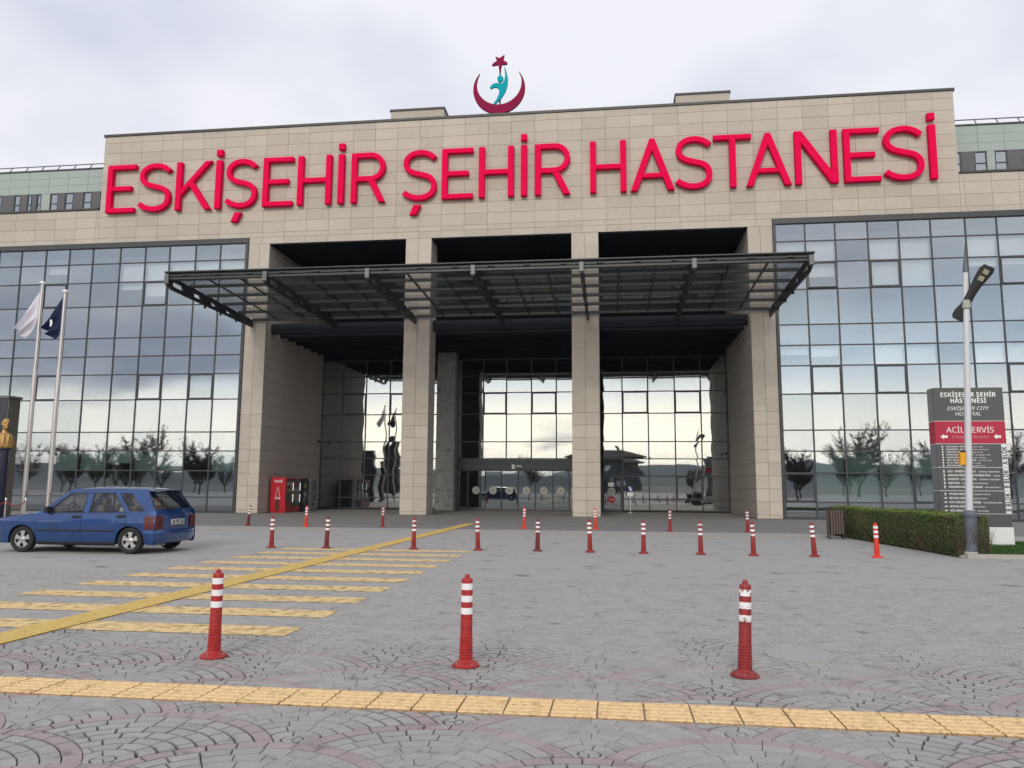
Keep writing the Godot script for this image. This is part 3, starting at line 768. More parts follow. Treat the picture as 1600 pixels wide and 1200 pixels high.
func canopy() -> void:
	var cn := thing("entrance_canopy", "dark steel and glass canopy on seven slotted arms over the entrance", "canopy")
	var holes := [[7.32, 0.86, 0.24, 10.215], [5.70, 0.68, 0.20, 10.165], [4.20, 0.52, 0.17, 10.12], [2.70, 0.50, 0.13, 10.07], [1.30, 0.16, 0.10, 10.03]]
	for i in ARM_X.size():
		var back := 0.004 if i in [0, 2, 4, 6] else -2.6
		var prof := PackedVector2Array([Vector2(8.16, 10.08), Vector2(8.16, 10.50), Vector2(8.0, 10.52), Vector2(back, top_y(back)), Vector2(back, 9.86), Vector2(7.72, 9.945)])
		var cuts := [8.3, 7.32, 5.70, 4.20, 2.70, 1.30, back - 0.1]
		var b := MB.new()
		var xf := Transform3D(Basis(Vector3(0, 0, 1), Vector3(0, 1, 0), Vector3(-1, 0, 0)), Vector3(ARM_X[i], 0, 0))   # polygon x -> world z
		for k in cuts.size() - 1:
			var slab := PackedVector2Array([Vector2(cuts[k], 9), Vector2(cuts[k], 11), Vector2(cuts[k + 1], 11), Vector2(cuts[k + 1], 9)])
			for piece in Geometry2D.intersect_polygons(prof, slab):
				var parts := [piece]
				for h in holes:
					var hp := PackedVector2Array()
					var r: float = h[2] / 2
					for s in 16:
						var t := TAU * s / 16
						hp.append(Vector2(h[0] + cos(t) * r + signf(cos(t)) * (h[1] / 2 - r), h[3] + sin(t) * r))
					var kept := []
					for pc in parts: kept.append_array(Geometry2D.clip_polygons(pc, hp))
					parts = kept
				for pc in parts: b.extrude(pc, xf, -0.055, 0.055)
		var arm := put("arm", b.mesh(), M.steel, cn)
		var c := MB.new()
		c.bevel_box(Vector3(ARM_X[i] - 0.10, 10.12, 8.165), Vector3(ARM_X[i] + 0.10, 10.54, 8.22), 0.02)
		put("end_cap", c.mesh(), M.steel_light, arm)
		if i % 2 == 1:
			for h in [6.4, 4.9, 3.4, 1.8]:
				pass
		for z in [4.9, 3.4, 1.8]:
			var bo := MB.new()
			bo.lathe([Vector2(0.0, -0.13), Vector2(0.05, -0.13), Vector2(0.06, -0.05), Vector2(0.06, 0.02)], 8, Vector3(ARM_X[i], 9.90 + 0.0 * z, z))
			put("spotlight", bo.mesh(), M.black, arm)
	# cross beam deep in the bays that carries the inner arms
	var cb := MB.new(); cb.box(Vector3(-18.32, 9.72, -2.75), Vector3(6.79, 10.06, -2.62)); put("cross_beam", cb.mesh(), M.steel, cn)
	# purlins and front edge
	for z in [6.44, 4.89, 3.38, 1.79, 0.16]:
		var p := MB.new()
		var y := top_y(z) + 0.01
		for i in 6: p.bevel_box(Vector3(ARM_X[i] + 0.056, y - 0.07, z - 0.045), Vector3(ARM_X[i + 1] - 0.056, y + 0.07, z + 0.045), 0.01)
		put("purlin", p.mesh(), M.steel, cn)
	var fb := MB.new()
	fb.bevel_box(Vector3(-19.28, 10.61, 7.82), Vector3(7.92, 10.67, 8.20), 0.012)
	fb.bevel_box(Vector3(-19.20, 10.46, 7.9), Vector3(7.84, 10.585, 8.06), 0.012)
	for i in 6: fb.bevel_box(Vector3(ARM_X[i] + 0.056, 10.31, 7.92), Vector3(ARM_X[i + 1] - 0.056, 10.42, 8.10), 0.012)
	var front := put("front_beam", fb.mesh(), M.steel, cn)
	for i in 6:
		for k in 3:
			var l := MB.new()
			l.lathe([Vector2(0.0, -0.03), Vector2(0.11, -0.03), Vector2(0.13, 0.0), Vector2(0.11, 0.03), Vector2(0.0, 0.03)], 14)
			var o := put("bracket", l.mesh(), M.steel_light, front, Vector3(lerpf(ARM_X[i], ARM_X[i + 1], (k + 0.5) / 3.0), 10.50, 8.09))
			o.scale = Vector3(1, 0.8, 0.6)
	# rafters and panes
	var zs := [7.9, 6.44, 4.89, 3.38, 1.79, 0.16]
	for i in 6:
		for k in range(0, 4):
			var x := lerpf(ARM_X[i], ARM_X[i + 1], k / 3.0)
			if k == 3 and i < 5: continue
			var r := MB.new()
			for s in 5:
				var za: float = zs[s] - 0.06; var zb: float = zs[s + 1] + 0.06
				var ya := top_y(za) + 0.062; var yb := top_y(zb) + 0.062
				var hw := 0.032
				r.quad(Vector3(x - hw, ya - 0.07, za), Vector3(x - hw, yb - 0.07, zb), Vector3(x + hw, yb - 0.07, zb), Vector3(x + hw, ya - 0.07, za))
				r.quad(Vector3(x - hw, ya, za), Vector3(x - hw, yb, zb), Vector3(x - hw, yb - 0.07, zb), Vector3(x - hw, ya - 0.07, za))
				r.quad(Vector3(x + hw, ya - 0.07, za), Vector3(x + hw, yb - 0.07, zb), Vector3(x + hw, yb, zb), Vector3(x + hw, ya, za))
			put("rafter", r.mesh(), M.steel, cn)
		for k in 3:
			var x0 := lerpf(ARM_X[i], ARM_X[i + 1], k / 3.0) + 0.01; var x1 := lerpf(ARM_X[i], ARM_X[i + 1], (k + 1) / 3.0) - 0.01
			for s in 5:
				var g := MB.new()
				var za: float = zs[s] - 0.01; var zb: float = zs[s + 1] + 0.01
				var ya := top_y(za) + 0.085; var yb := top_y(zb) + 0.085
				g.quad(Vector3(x0, ya, za), Vector3(x1, ya, za), Vector3(x1, yb, zb), Vector3(x0, yb, zb))
				put("glass_pane", g.mesh(), M.canopy_glass, cn)

# ---------------------------------------------------------------- the name on the facade
func stroke(pts: Array, w: float) -> PackedVector2Array:   # ribbon of width w along a smooth open curve
	var l := PackedVector2Array(); var r := PackedVector2Array()
	for i in pts.size():
		var d: Vector2 = (pts[mini(i + 1, pts.size() - 1)] - pts[maxi(i - 1, 0)]).normalized()
		var nn := Vector2(-d.y, d.x) * w / 2
		l.append(pts[i] + nn); r.append(pts[i] - nn)
	r.reverse(); l.append_array(r)
	return l

func bez(p: Array, steps := 10) -> Array:   # chained cubic curve
	var out := [p[0]]
	for k in range(0, p.size() - 1, 3):
		for s in range(1, steps + 1):
			out.append(p[k].bezier_interpolate(p[k + 1], p[k + 2], p[k + 3], float(s) / steps))
	return out

func letter(ch: String, w: float) -> Array:   # polygons of one capital, height 2.77, given its width
	var H := 2.77; var s := 0.31; var t := 0.26
	var V := func(a: Array) -> PackedVector2Array: return PackedVector2Array(a.map(func(q): return Vector2(q[0], q[1])))
	match ch:
		"E": return [V.call([[0, 0], [w, 0], [w, t], [s, t], [s, 1.26], [w * 0.86, 1.26], [w * 0.86, 1.26 + t], [s, 1.26 + t], [s, H - t], [w, H - t], [w, H], [0, H]])]
		"H": return [V.call([[0, 0], [s, 0], [s, 1.25], [w - s, 1.25], [w - s, 0], [w, 0], [w, H], [w - s, H], [w - s, 1.51], [s, 1.51], [s, H], [0, H]])]
		"I": return [V.call([[0, 0], [w, 0], [w, H], [0, H]]), V.call([[0, 3.03], [w, 3.03], [w, 3.38], [0, 3.38]])]
		"T": return [V.call([[w / 2 - s / 2, 0], [w / 2 + s / 2, 0], [w / 2 + s / 2, H - t], [w, H - t], [w, H], [0, H], [0, H - t], [w / 2 - s / 2, H - t]])]
		"N": return [V.call([[0, 0], [s, 0], [s, H - 0.62], [w - s * 1.1, 0], [w, 0], [w, H], [w - s, H], [w - s, 0.62], [s * 1.1, H], [0, H]])]
		"K": return [V.call([[0, 0], [s, 0], [s, H], [0, H]]), V.call([[s, 0.80], [w - 0.02, H], [w - 0.40, H], [s, 1.20]]), V.call([[0.80, 1.36], [w - 0.38, 0], [w, 0], [1.02, 1.61]])]
		"A":
			var m := w / 2
			var in_y := H - 0.62
			var at := func(y: float) -> float: return m - 0.12 - (m - 0.12) * (1 - y / H) + 0.335     # inner edge of the left leg
			var y0 := 0.68; var y1 := 0.92
			var xa: float = lerpf(0.335, m, y0 / in_y); var xb: float = lerpf(0.335, m, y1 / in_y)
			return [V.call([[0, 0], [0.335, 0], [m, in_y], [w - 0.335, 0], [w, 0], [m + 0.13, H], [m - 0.13, H]]), V.call([[xa, y0], [w - xa, y0], [w - xb, y1], [xb, y1]])]
		"R":
			var c := 1.98; var r := 0.79 - t / 2
			var path := [Vector2(s, H - t / 2)]
			for k in range(0, 19):
				var a := PI / 2 - PI * k / 18
				path.append(Vector2(w - 0.79 - 0.02 + cos(a) * (r + 0.0), c + sin(a) * r))
			path.append(Vector2(s, c - r))
			path[0].y = c + r; 
			var bowl := stroke(path, t + 0.02)
			var by := c - r - t / 2 - 0.01
			return [V.call([[0, 0], [s, 0], [s, H], [0, H]]), bowl, V.call([[w * 0.50, by], [w * 0.70, by], [w, 0], [w - 0.36, 0]])]
		"S":
			var p := [Vector2(w - 0.13, 2.29), Vector2(w * 0.83, 2.52), Vector2(w * 0.68, 2.64), Vector2(w * 0.50, 2.64),
				Vector2(w * 0.27, 2.64), Vector2(0.155, 2.42), Vector2(0.155, 2.05),
				Vector2(0.155, 1.60), Vector2(w * 0.36, 1.50), Vector2(w * 0.50, 1.43),
				Vector2(w * 0.74, 1.34), Vector2(w - 0.155, 1.22), Vector2(w - 0.155, 0.76),
				Vector2(w - 0.155, 0.34), Vector2(w * 0.74, 0.13), Vector2(w * 0.49, 0.13),
				Vector2(w * 0.31, 0.13), Vector2(w * 0.16, 0.24), Vector2(0.06, 0.46)]
			return [stroke(bez(p), 0.285)]
		"Ş": return letter("S", w) + [V.call([[w * 0.22, -0.80], [w * 0.41, -0.80], [w * 0.54, -0.27], [w * 0.33, -0.27]])]
	return []

func sign_letters() -> void:
	var sg := thing("building_sign", "big crimson raised letters reading ESKİŞEHİR ŞEHİR HASTANESİ across the beige front", "sign")
	var spec := [["E", -28.04, -26.34], ["S", -26.10, -24.20], ["K", -23.90, -21.80], ["I", -21.58, -21.24], ["Ş", -20.97, -19.15], ["E", -18.82, -17.12], ["H", -16.84, -14.94], ["I", -14.56, -14.23], ["R", -13.82, -11.93],
		["Ş", -10.95, -9.11], ["E", -8.84, -7.17], ["H", -6.85, -4.99], ["I", -4.62, -4.30], ["R", -3.88, -2.03],
		["H", -1.01, 0.85], ["A", 1.06, 3.27], ["S", 3.35, 5.17], ["T", 5.24, 7.12], ["A", 6.81, 9.02], ["N", 9.21, 11.26], ["E", 11.55, 13.28], ["S", 13.44, 15.32], ["I", 15.57, 15.90]]
	for s in spec:
		var b := MB.new()
		for poly in letter(s[0], s[2] - s[1]):
			b.extrude(poly, Transform3D(Basis(), Vector3(s[1], 16.50, 0)), 0.05, 0.28)
			# a shallower rim step catches the light at the front edge
			for q in Geometry2D.offset_polygon(poly, -0.018, Geometry2D.JOIN_MITER):
				b.extrude(q, Transform3D(Basis(), Vector3(s[1], 16.50, 0)), 0.2805, 0.30)
		put("letter", b.mesh(), M.sign_red, sg)

func emblem() -> void:
	var em := thing("roof_emblem", "crimson crescent and star with turquoise figure on a mast above the parapet", "emblem", Vector3(-5.9, 21.25, -0.5))
	var k := 1.42 / 327.0
	var P := func(x: float, y: float) -> Vector2: return Vector2((x - 800.0) * k, (960.0 - y) * k)
	var outer := PackedVector2Array(); var inner := PackedVector2Array()
	for s in 96:
		var t := TAU * s / 96
		outer.append(P.call(797 + cos(t) * 327, 585 + sin(t) * 327)); inner.append(P.call(797 + cos(t) * 283, 510 + sin(t) * 283))
	var b := MB.new()
	for q in Geometry2D.clip_polygons(outer, inner): b.extrude(q, Transform3D.IDENTITY, -0.07, 0.07)
	put("crescent", b.mesh(), M.crescent, em)
	b = MB.new()
	var star := PackedVector2Array()
	for pt in [[800, 175], [862, 135], [848, 205], [900, 240], [895, 265], [832, 262], [812, 345], [798, 345], [785, 262], [708, 272], [705, 252], [768, 205], [745, 150]]: star.append(P.call(pt[0], pt[1]))
	b.extrude(star, Transform3D.IDENTITY, -0.06, 0.06)
	put("star", b.mesh(), M.crescent, em)
	b = MB.new()
	var body := []
	for pt in [[855, 282], [885, 340], [905, 430], [906, 520], [885, 610], [840, 690], [790, 745], [740, 790], [728, 775], [765, 725], [795, 660], [800, 610], [790, 578], [760, 560], [725, 562], [690, 580], [680, 560], [700, 528], [740, 506], [790, 506], [835, 515], [862, 480], [872, 420], [868, 350]]: body.append(P.call(pt[0], pt[1]))
	b.extrude(PackedVector2Array(body), Transform3D.IDENTITY, -0.06, 0.06)
	put("figure", b.mesh(), M.turquoise, em)
	b = MB.new()
	var head := PackedVector2Array()
	for s in 24: head.append(P.call(812 + cos(TAU * s / 24) * 39, 452 + sin(TAU * s / 24) * 39))
	b.extrude(head, Transform3D.IDENTITY, -0.06, 0.07)
	put("figure_head", b.mesh(), M.turquoise, em)
	b = MB.new()
	b.tube([Vector3(0.02, -0.02, -0.12), Vector3(0.02, 2.95, -0.12)], [0.05, 0.05], 10)
	put("mast", b.mesh(), M.steel_light, em)

# ---------------------------------------------------------------- lettering
func text(parent: Node, called: String, s: String, size: float, at: Vector3, material: Material, align := HORIZONTAL_ALIGNMENT_CENTER, bold := true, shear := 0.0, width := 0.0, family := "Droid Sans") -> MeshInstance3D:
	var f := SystemFont.new(); f.font_names = PackedStringArray([family]); f.font_weight = 700 if bold else 400
	var t := TextMesh.new()
	t.text = s; t.font = f; t.font_size = 64; t.pixel_size = size / 46.0; t.depth = 0.004; t.curve_step = 2.0
	t.horizontal_alignment = align; t.vertical_alignment = VERTICAL_ALIGNMENT_CENTER
	var o := put(called, t, material, parent, at)
	var sx := 1.0
	if width > 0:
		var w := t.get_aabb().size.x
		if w > 0.01: sx = width / w
	o.basis = Basis(Vector3(sx, 0, 0), Vector3(shear, 1, 0), Vector3(0, 0, 1))
	return o

# ---------------------------------------------------------------- things on the plaza
func bollard_set(kind: int, worn: bool) -> Array:   # [[name, mesh, material] ...]
	var out := []
	var post := MB.new()
	var prof := [Vector2(0.115, 0.0), Vector2(0.115, 0.012), Vector2(0.09, 0.030), Vector2(0.066, 0.042)]
	for k in 9:
		var y := 0.05 + k * 0.0235
		prof.append_array([Vector2(0.060 - k * 0.0006, y), Vector2(0.060 - k * 0.0006, y + 0.006), Vector2(0.054 - k * 0.0006, y + 0.011), Vector2(0.054 - k * 0.0006, y + 0.017)])
	prof.append_array([Vector2(0.0505, 0.27), Vector2(0.047, 0.70), Vector2(0.044, 0.712), Vector2(0.030, 0.720), Vector2(0.022, 0.720), Vector2(0.020, 0.742), Vector2(0.014, 0.75), Vector2(0.0, 0.75)])
	post.lathe(prof, 22)
	out.append(["post", post.mesh(), M["bollard%d" % kind]])
	for y in [0.425, 0.525, 0.625]:
		var b := MB.new()
		var r: float = lerpf(0.0505, 0.047, (y - 0.27) / 0.43) + 0.0015
		b.lathe([Vector2(r - 0.002, y), Vector2(r, y), Vector2(r - 0.0004, y + 0.052), Vector2(r - 0.0024, y + 0.052)], 22)
		out.append(["reflective_band", b.mesh(), M.worn_reflective if worn else M.reflective])
	for k in 4:
		var b := MB.new()
		var a := PI / 4 + PI / 2 * k
		b.lathe([Vector2(0.010, 0.024), Vector2(0.010, 0.034), Vector2(0.0, 0.036)], 8, Vector3(cos(a), 0, sin(a)) * 0.092)
		out.append(["bolt", b.mesh(), M.brushed_steel])
	return out

func street_things() -> void:
	# bollards: x, z, lean right, lean back (degrees), colour kind, worn bands, label
	var kinds := {}
	var rows := [
		[-3.48, 32.24, 0.6, 0.5, 0, 0, "red ribbed bollard with white bands, left one of the nearest three"],
		[-1.24, 32.24, 0.3, 0.0, 0, 0, "red ribbed bollard with white bands, middle one of the nearest three"],
		[1.03, 32.24, 2.2, -1.0, 1, 1, "faded red bollard with torn white bands, right one of the nearest three"],
		[-8.11, 20.87, 0.4, 0, 1, 0, "red bollard at the left end of the middle row, beyond the first crossing bar"],
		[-6.79, 20.75, 1.8, 0, 2, 0, "dark maroon bollard second from left in the middle row"],
		[-4.70, 20.60, 0.6, 0, 1, 1, "red bollard third from left in the middle row, right of the yellow path"],
		[-3.15, 20.61, -2.0, 0, 1, 1, "red bollard fourth from left in the middle row, at the crossing's right corner"],
		[-1.76, 20.55, 1.0, 0, 2, 1, "dark maroon bollard fifth from left in the middle row"],
		[-0.54, 20.62, -1.4, 0, 1, 0, "red bollard sixth from left in the middle row, in front of the right pier"],
		[0.67, 20.72, 0.2, 0, 1, 0, "red bollard seventh from left in the middle row"],
		[1.94, 20.70, -0.6, 0, 1, 1, "red bollard eighth from left in the middle row"],
		[3.07, 20.80, -0.8, 0, 1, 1, "red bollard ninth from left in the middle row"],
		[4.37, 20.80, -3.6, 0, 1, 0, "leaning red bollard second from right in the middle row"],
		[5.68, 20.77, -0.3, 0, 3, 0, "bright orange red bollard at the right end of the middle row, before the hedge"],
		[-13.35, 11.34, 6.5, 0, 2, 0, "tilted dark red bollard at the left end of the back row"],
		[-10.98, 11.67, 1.0, 0, 3, 0, "bright red bollard second from left in the back row, before the vending machines"],
		[-8.31, 11.10, 1.0, 0, 1, 1, "red bollard third from left in the back row"],
		[-3.15, 11.04, 1.0, 0, 3, 0, "bright red bollard in the back row before the sliding doors"],
		[-0.62, 11.05, -1.8, 0, 3, 0, "bright red bollard in the back row at the foot of the right pier"],
		[1.90, 11.60, 0.6, 0, 1, 1, "red bollard second from right in the back row"],
		[4.49, 11.40, 0.5, 0, 1, 0, "red bollard at the right end of the back row"]]
	for r in rows:
		var key := "%d%d" % [r[4], r[5]]
		if not kinds.has(key): kinds[key] = bollard_set(r[4], r[5] == 1)
		var t := thing("bollard", r[6], "bollard", Vector3(r[0], 0.004, r[1]), "red and white bollards on the plaza")
		t.rotation = Vector3(deg_to_rad(r[3]), rng.randf() * TAU, 0)
		t.basis = Basis(Vector3(0, 0, -1), deg_to_rad(r[2])) * Basis(Vector3.RIGHT, deg_to_rad(r[3])) * Basis(Vector3.UP, rng.randf() * TAU)
		for p in kinds[key]:
			if p[0] == "bolt" and r[1] < 30: continue
			put(p[0], p[1], p[2], t)
	lamp_post()
	directory_sign()
	hedge()
	lawn()
	bin()
	flags()
	monument()

func lamp_post() -> void:
	var t := thing("street_lamp", "pale grey lamp post with dark twin lamp heads and spike beside the hedge", "street lamp", Vector3(7.78, 0, 20.28))
	t.rotation.z = -0.050
	var b := MB.new()
	b.lathe([Vector2(0.26, 0.0), Vector2(0.25, 0.03), Vector2(0.17, 0.06), Vector2(0.155, 0.13)], 20); put("footing", b.mesh(), M.concrete, t)
	b = MB.new()
	b.lathe([Vector2(0.152, 0.10), Vector2(0.148, 0.86), Vector2(0.165, 0.90), Vector2(0.172, 0.94), Vector2(0.165, 0.98), Vector2(0.10, 1.02), Vector2(0.075, 1.03)], 24); put("pole_base", b.mesh(), M.pole_base, t)
	b = MB.new()
	b.lathe([Vector2(0.073, 1.0), Vector2(0.068, 3.0), Vector2(0.071, 3.01), Vector2(0.071, 3.05), Vector2(0.066, 3.06), Vector2(0.060, 6.0), Vector2(0.058, 6.45), Vector2(0.0, 6.45)], 18); put("pole", b.mesh(), M.pole_white, t)
	b = MB.new()
	b.lathe([Vector2(0.063, 6.44), Vector2(0.05, 6.6), Vector2(0.024, 6.85), Vector2(0.010, 7.10), Vector2(0.0, 7.12)], 12); put("spike", b.mesh(), M.pole_base, t)
	b = MB.new(); b.lathe([Vector2(0.062, 5.58), Vector2(0.098, 5.60), Vector2(0.098, 5.78), Vector2(0.062, 5.80)], 16); put("collar", b.mesh(), M.sticker, t)
	# twin heads: a slim blade towards the camera's upper right, and one the other way
	for s in [[Vector3(0.36, 0.72, 0.22), 1.0], [Vector3(-0.17, -0.40, -0.10), 0.85]]:
		var dir: Vector3 = s[0]
		var a := Vector3(0.0, 5.72, 0.03)
		var rows := []; 
		var side := Vector3(0.86, -0.43, 0.0).normalized()
		for k in 9:
			var u := k / 8.0
			var hw := (0.095 + 0.06 * smoothstep(0.2, 0.9, u)) * (1.0 if u < 0.97 else 0.8)
			var c: Vector3 = a + dir * (u * s[1] / 0.9) + Vector3(0, 0.05 * sin(u * PI), 0)
			var th := 0.03
			var nn := side.cross(dir).normalized() * th
			rows.append(PackedVector3Array([c - side * hw - nn * 0.4, c - side * hw * 0.7 + nn, c + side * hw * 0.7 + nn, c + side * hw - nn * 0.4, c + side * hw * 0.7 - nn, c - side * hw * 0.7 - nn]))
		var h := MB.new()
		h.grid(rows, true)
		for e in [0, 8]:
			for k in range(1, 5): h.tri(rows[e][0], rows[e][k], rows[e][k + 1], dir.normalized() * (1 if e else -1), dir.normalized() * (1 if e else -1), dir.normalized() * (1 if e else -1))
		var head := put("lamp_head", h.mesh(), M.lamp_body, t)
		if s[1] > 0.9:
			for q in [0.62, 0.82]:
				var c: Vector3 = a + dir * (q / 0.9) + Vector3(0, 0.05 * sin(q * PI), 0)
				var nn := side.cross(dir).normalized()
				if nn.dot(Vector3(-7.8, -4.5, 18.6)) < 0: nn = -nn
				var along := dir.normalized()
				var l := MB.new()
				var o := c + nn * 0.034
				l.quad(o - side * 0.06 - along * 0.055, o + side * 0.06 - along * 0.055, o + side * 0.06 + along * 0.055, o - side * 0.06 + along * 0.055)
				put("lamp_lens", l.mesh(), M.lamp_lens, head)
	b = MB.new(); b.bevel_box(Vector3(-0.19, 2.02, -0.05), Vector3(-0.075, 2.30, 0.06), 0.015); var box := put("call_box", b.mesh(), M.orange, t)
	b = MB.new(); b.bevel_box(Vector3(-0.16, 2.30, -0.03), Vector3(-0.07, 2.34, 0.04), 0.01); put("clamp", b.mesh(), M.black, box)

func directory_sign() -> void:
	var t := thing("directory_sign", "tall grey and red directory board with white lettering behind the hedge", "sign", Vector3(8.38, 0, 17.3))
	var W := 1.72
	var slabs := [[3.26, 4.13, M.totem_grey], [2.665, 3.245, M.totem_red], [2.055, 2.65, M.totem_grey], [1.455, 2.04, M.totem_grey], [0.875, 1.44, M.totem_grey]]
	var pan := []
	for s in slabs:
		var b := MB.new(); b.bevel_box(Vector3(0, s[0], -0.03), Vector3(W, s[1], 0.0), 0.006)
		pan.append(put("panel", b.mesh(), s[2], t))
		var c := MB.new(); c.box(Vector3(0.004, s[0], -0.40), Vector3(W - 0.004, s[1], -0.031)); put("side_casing", c.mesh(), M.totem_side if s[2] != M.totem_red else M.totem_red, pan[-1])
	var b2 := MB.new()
	for y in [0.858, 1.443, 2.043, 2.653, 3.248]: b2.box(Vector3(-0.002, y, -0.38), Vector3(W + 0.002, y + 0.012, -0.004))
	put("joint_strip", b2.mesh(), M.white, t)
	b2 = MB.new(); b2.bevel_box(Vector3(0.0, 0.53, -0.40), Vector3(W, 0.855, -0.02), 0.006); put("plinth", b2.mesh(), M.totem_grey, t)
	b2 = MB.new(); b2.bevel_box(Vector3(-0.1, 0.0, -0.42), Vector3(W + 0.02, 0.528, 0.0), 0.006); var base := put("base", b2.mesh(), M.white, t)
	# the red crescent on the base
	var outer := PackedVector2Array(); var inner := PackedVector2Array()
	for s in 48:
		var a := TAU * s / 48
		outer.append(Vector2(0.60 + cos(a) * 0.24, 0.27 + sin(a) * 0.24)); inner.append(Vector2(0.60 + cos(a) * 0.205, 0.325 + sin(a) * 0.205))
	b2 = MB.new()
	for q in Geometry2D.clip_polygons(outer, inner): b2.extrude(q, Transform3D.IDENTITY, 0.0, 0.006)
	put("crescent_mark", b2.mesh(), M.crescent, base)
	var z := 0.002
	text(pan[0], "lettering", "ESKİŞEHİR ŞEHİR", 0.118, Vector3(W / 2, 3.945, z), M.white_print, 1, true, 0, 1.36)
	text(pan[0], "lettering", "HASTANESİ", 0.118, Vector3(W / 2, 3.785, z), M.white_print, 1, true, 0, 0.88)
	text(pan[0], "lettering", "ESKİŞEHİR CITY", 0.092, Vector3(W / 2 - 0.02, 3.585, z), M.white_print, 1, false, 0.25, 1.0)
	text(pan[0], "lettering", "HOSPITAL", 0.092, Vector3(W / 2 - 0.02, 3.44, z), M.white_print, 1, false, 0.25, 0.62)
	text(pan[1], "lettering", "ACİL SERVİS", 0.145, Vector3(W / 2, 3.02, z), M.white_print, 1, false, 0, 1.16)
	text(pan[1], "lettering", "Emergency Medicine", 0.075, Vector3(W / 2, 2.84, z), M.faded_print, 1, false, 0.2, 0.9)
	for x in [0.12, 1.42]: arrow(pan[1], Vector3(x + 0.09, 2.845, z), PI / 2, 0.18, 0.11)
	var lines := [
		[2, 2.585, 0.070, [["SAĞLIK KURULU - RAPOR", "Medical Board - Report"], ["BAŞHEKİMLİK - FİZ. TED.", "Head Doctor - Physiotherapy"], ["HEMATOLOJİ - ONKOLOJİ", "Hematology - Oncology"], ["DERMATOLOJİ - PLASTİK CERRAHİ", "Dermatology - Plastic"], ["LABORATUVAR - RADYOLOJİ", "Laboratory - Radiology"], ["Z KAT - GÖZ HASTALIKLARI MERKEZİ", "Eye Diseases Centre"], ["MR - BT - GÖRÜNTÜLEME", "MR - CT - Imaging"], ["DOĞU YOĞUN BAKIM", "General Surgery Intensive Care"]], 0.0],
		[3, 1.945, 0.1, [["GÖZ - PSİKİYATRİ POLK.", "Ophthalmology - Psychiatry Polyclinic"], ["MAHKUM GİRİŞİ - KADIN DOĞUM POLK.", "Obstetrics Gynecology"], ["DAHİLİYE - ÇOCUK POLK.", "Internal Medicine - Pediatric Polyclinic"], ["KBB POLK.", "Ear Nose Throat Polyclinic"], ["YENİDOĞAN ANNE YOĞUN BAKIM", "Newborn - Mother Intensive Care"]], 0.0],
		[4, 1.365, 0.106, [["YATAKLI SERVİSLER", "Inpatient Clinics"], ["DİYALİZ GİRİŞİ", "Dialysis Entrance"], ["RUH SAĞLIĞI POLK. GİRİŞİ", "Mental Health Polyclinic Entrance"], ["MUTFAK GİRİŞİ", "Kitchen Entrance"], ["ACİL KAPALI OTOPARK", "Car Parking"]], 1.0]]
	for l in lines:
		for k in l[3].size():
			var y: float = l[1] - k * l[2]
			var right: bool = l[4] > 0 and k > 0
			arrow(pan[l[0]], Vector3(0.15, y, z), -PI / 2 if right else 0.0, 0.075 if l[0] > 2 else 0.05, 0.045)
			var tr: String = l[3][k][0]; var en: String = l[3][k][1]
			var h := 0.048 if l[0] > 2 else 0.034
			var wd := tr.length() * h * 0.66
			text(pan[l[0]], "lettering", tr, h, Vector3(0.24 + wd / 2, y, z), M.white_print, 1, true, 0, wd)
			var we := minf(en.length() * h * 0.50, 1.5 - 0.30 - wd)
			if we > 0.15: text(pan[l[0]], "lettering", en, h * 0.82, Vector3(0.30 + wd + we / 2, y - 0.004, z), M.white_print, 1, false, 0, we)
	for q in [[2, "A BLOK", 2.055, 2.65], [3, "B BLOK", 1.455, 2.04], [4, "B BLOK", 0.875, 1.44]]:
		var b := MB.new(); b.box(Vector3(W - 0.135, q[2] + 0.004, 0.0), Vector3(W, q[3] - 0.004, 0.004)); var strip := put("block_strip", b.mesh(), M.white, pan[q[0]])
		var o := text(strip, "lettering", q[1], 0.12, Vector3(W - 0.067, (q[2] + q[3]) / 2, 0.006), M.black, 1, true, 0, 0.46)
		o.basis = Basis(Vector3(0, 0, 1), PI / 2) * o.basis

func arrow(parent: Node, at: Vector3, turn: float, len: float, w: float) -> void:   # points up at turn 0
	var b := MB.new()
	var p := PackedVector2Array([Vector2(-w * 0.28, -len / 2), Vector2(w * 0.28, -len / 2), Vector2(w * 0.28, len * 0.05), Vector2(w * 0.62, len * 0.05), Vector2(0, len / 2), Vector2(-w * 0.62, len * 0.05), Vector2(-w * 0.28, len * 0.05)])
	b.extrude(p, Transform3D(Basis(Vector3(0, 0, 1), turn), at), 0.0, 0.004)
	put("arrow", b.mesh(), M.white_print, parent)

func leaf_quad(b: MB, p: Vector3, nn: Vector3, size: float) -> void:
	var u := nn.cross(Vector3(rng.randf_range(-1, 1), rng.randf_range(-1, 1), rng.randf_range(-1, 1))).normalized()
	var v := nn.cross(u).normalized()
	var a := p - u * size * 0.5; var c := p + u * size * 0.5
	var l := p - v * size * 0.28 + nn * size * 0.06; var r := p + v * size * 0.28 + nn * size * 0.06
	b.tri(a, c, r, nn, nn, nn); b.tri(a, l, c, nn, nn, nn)

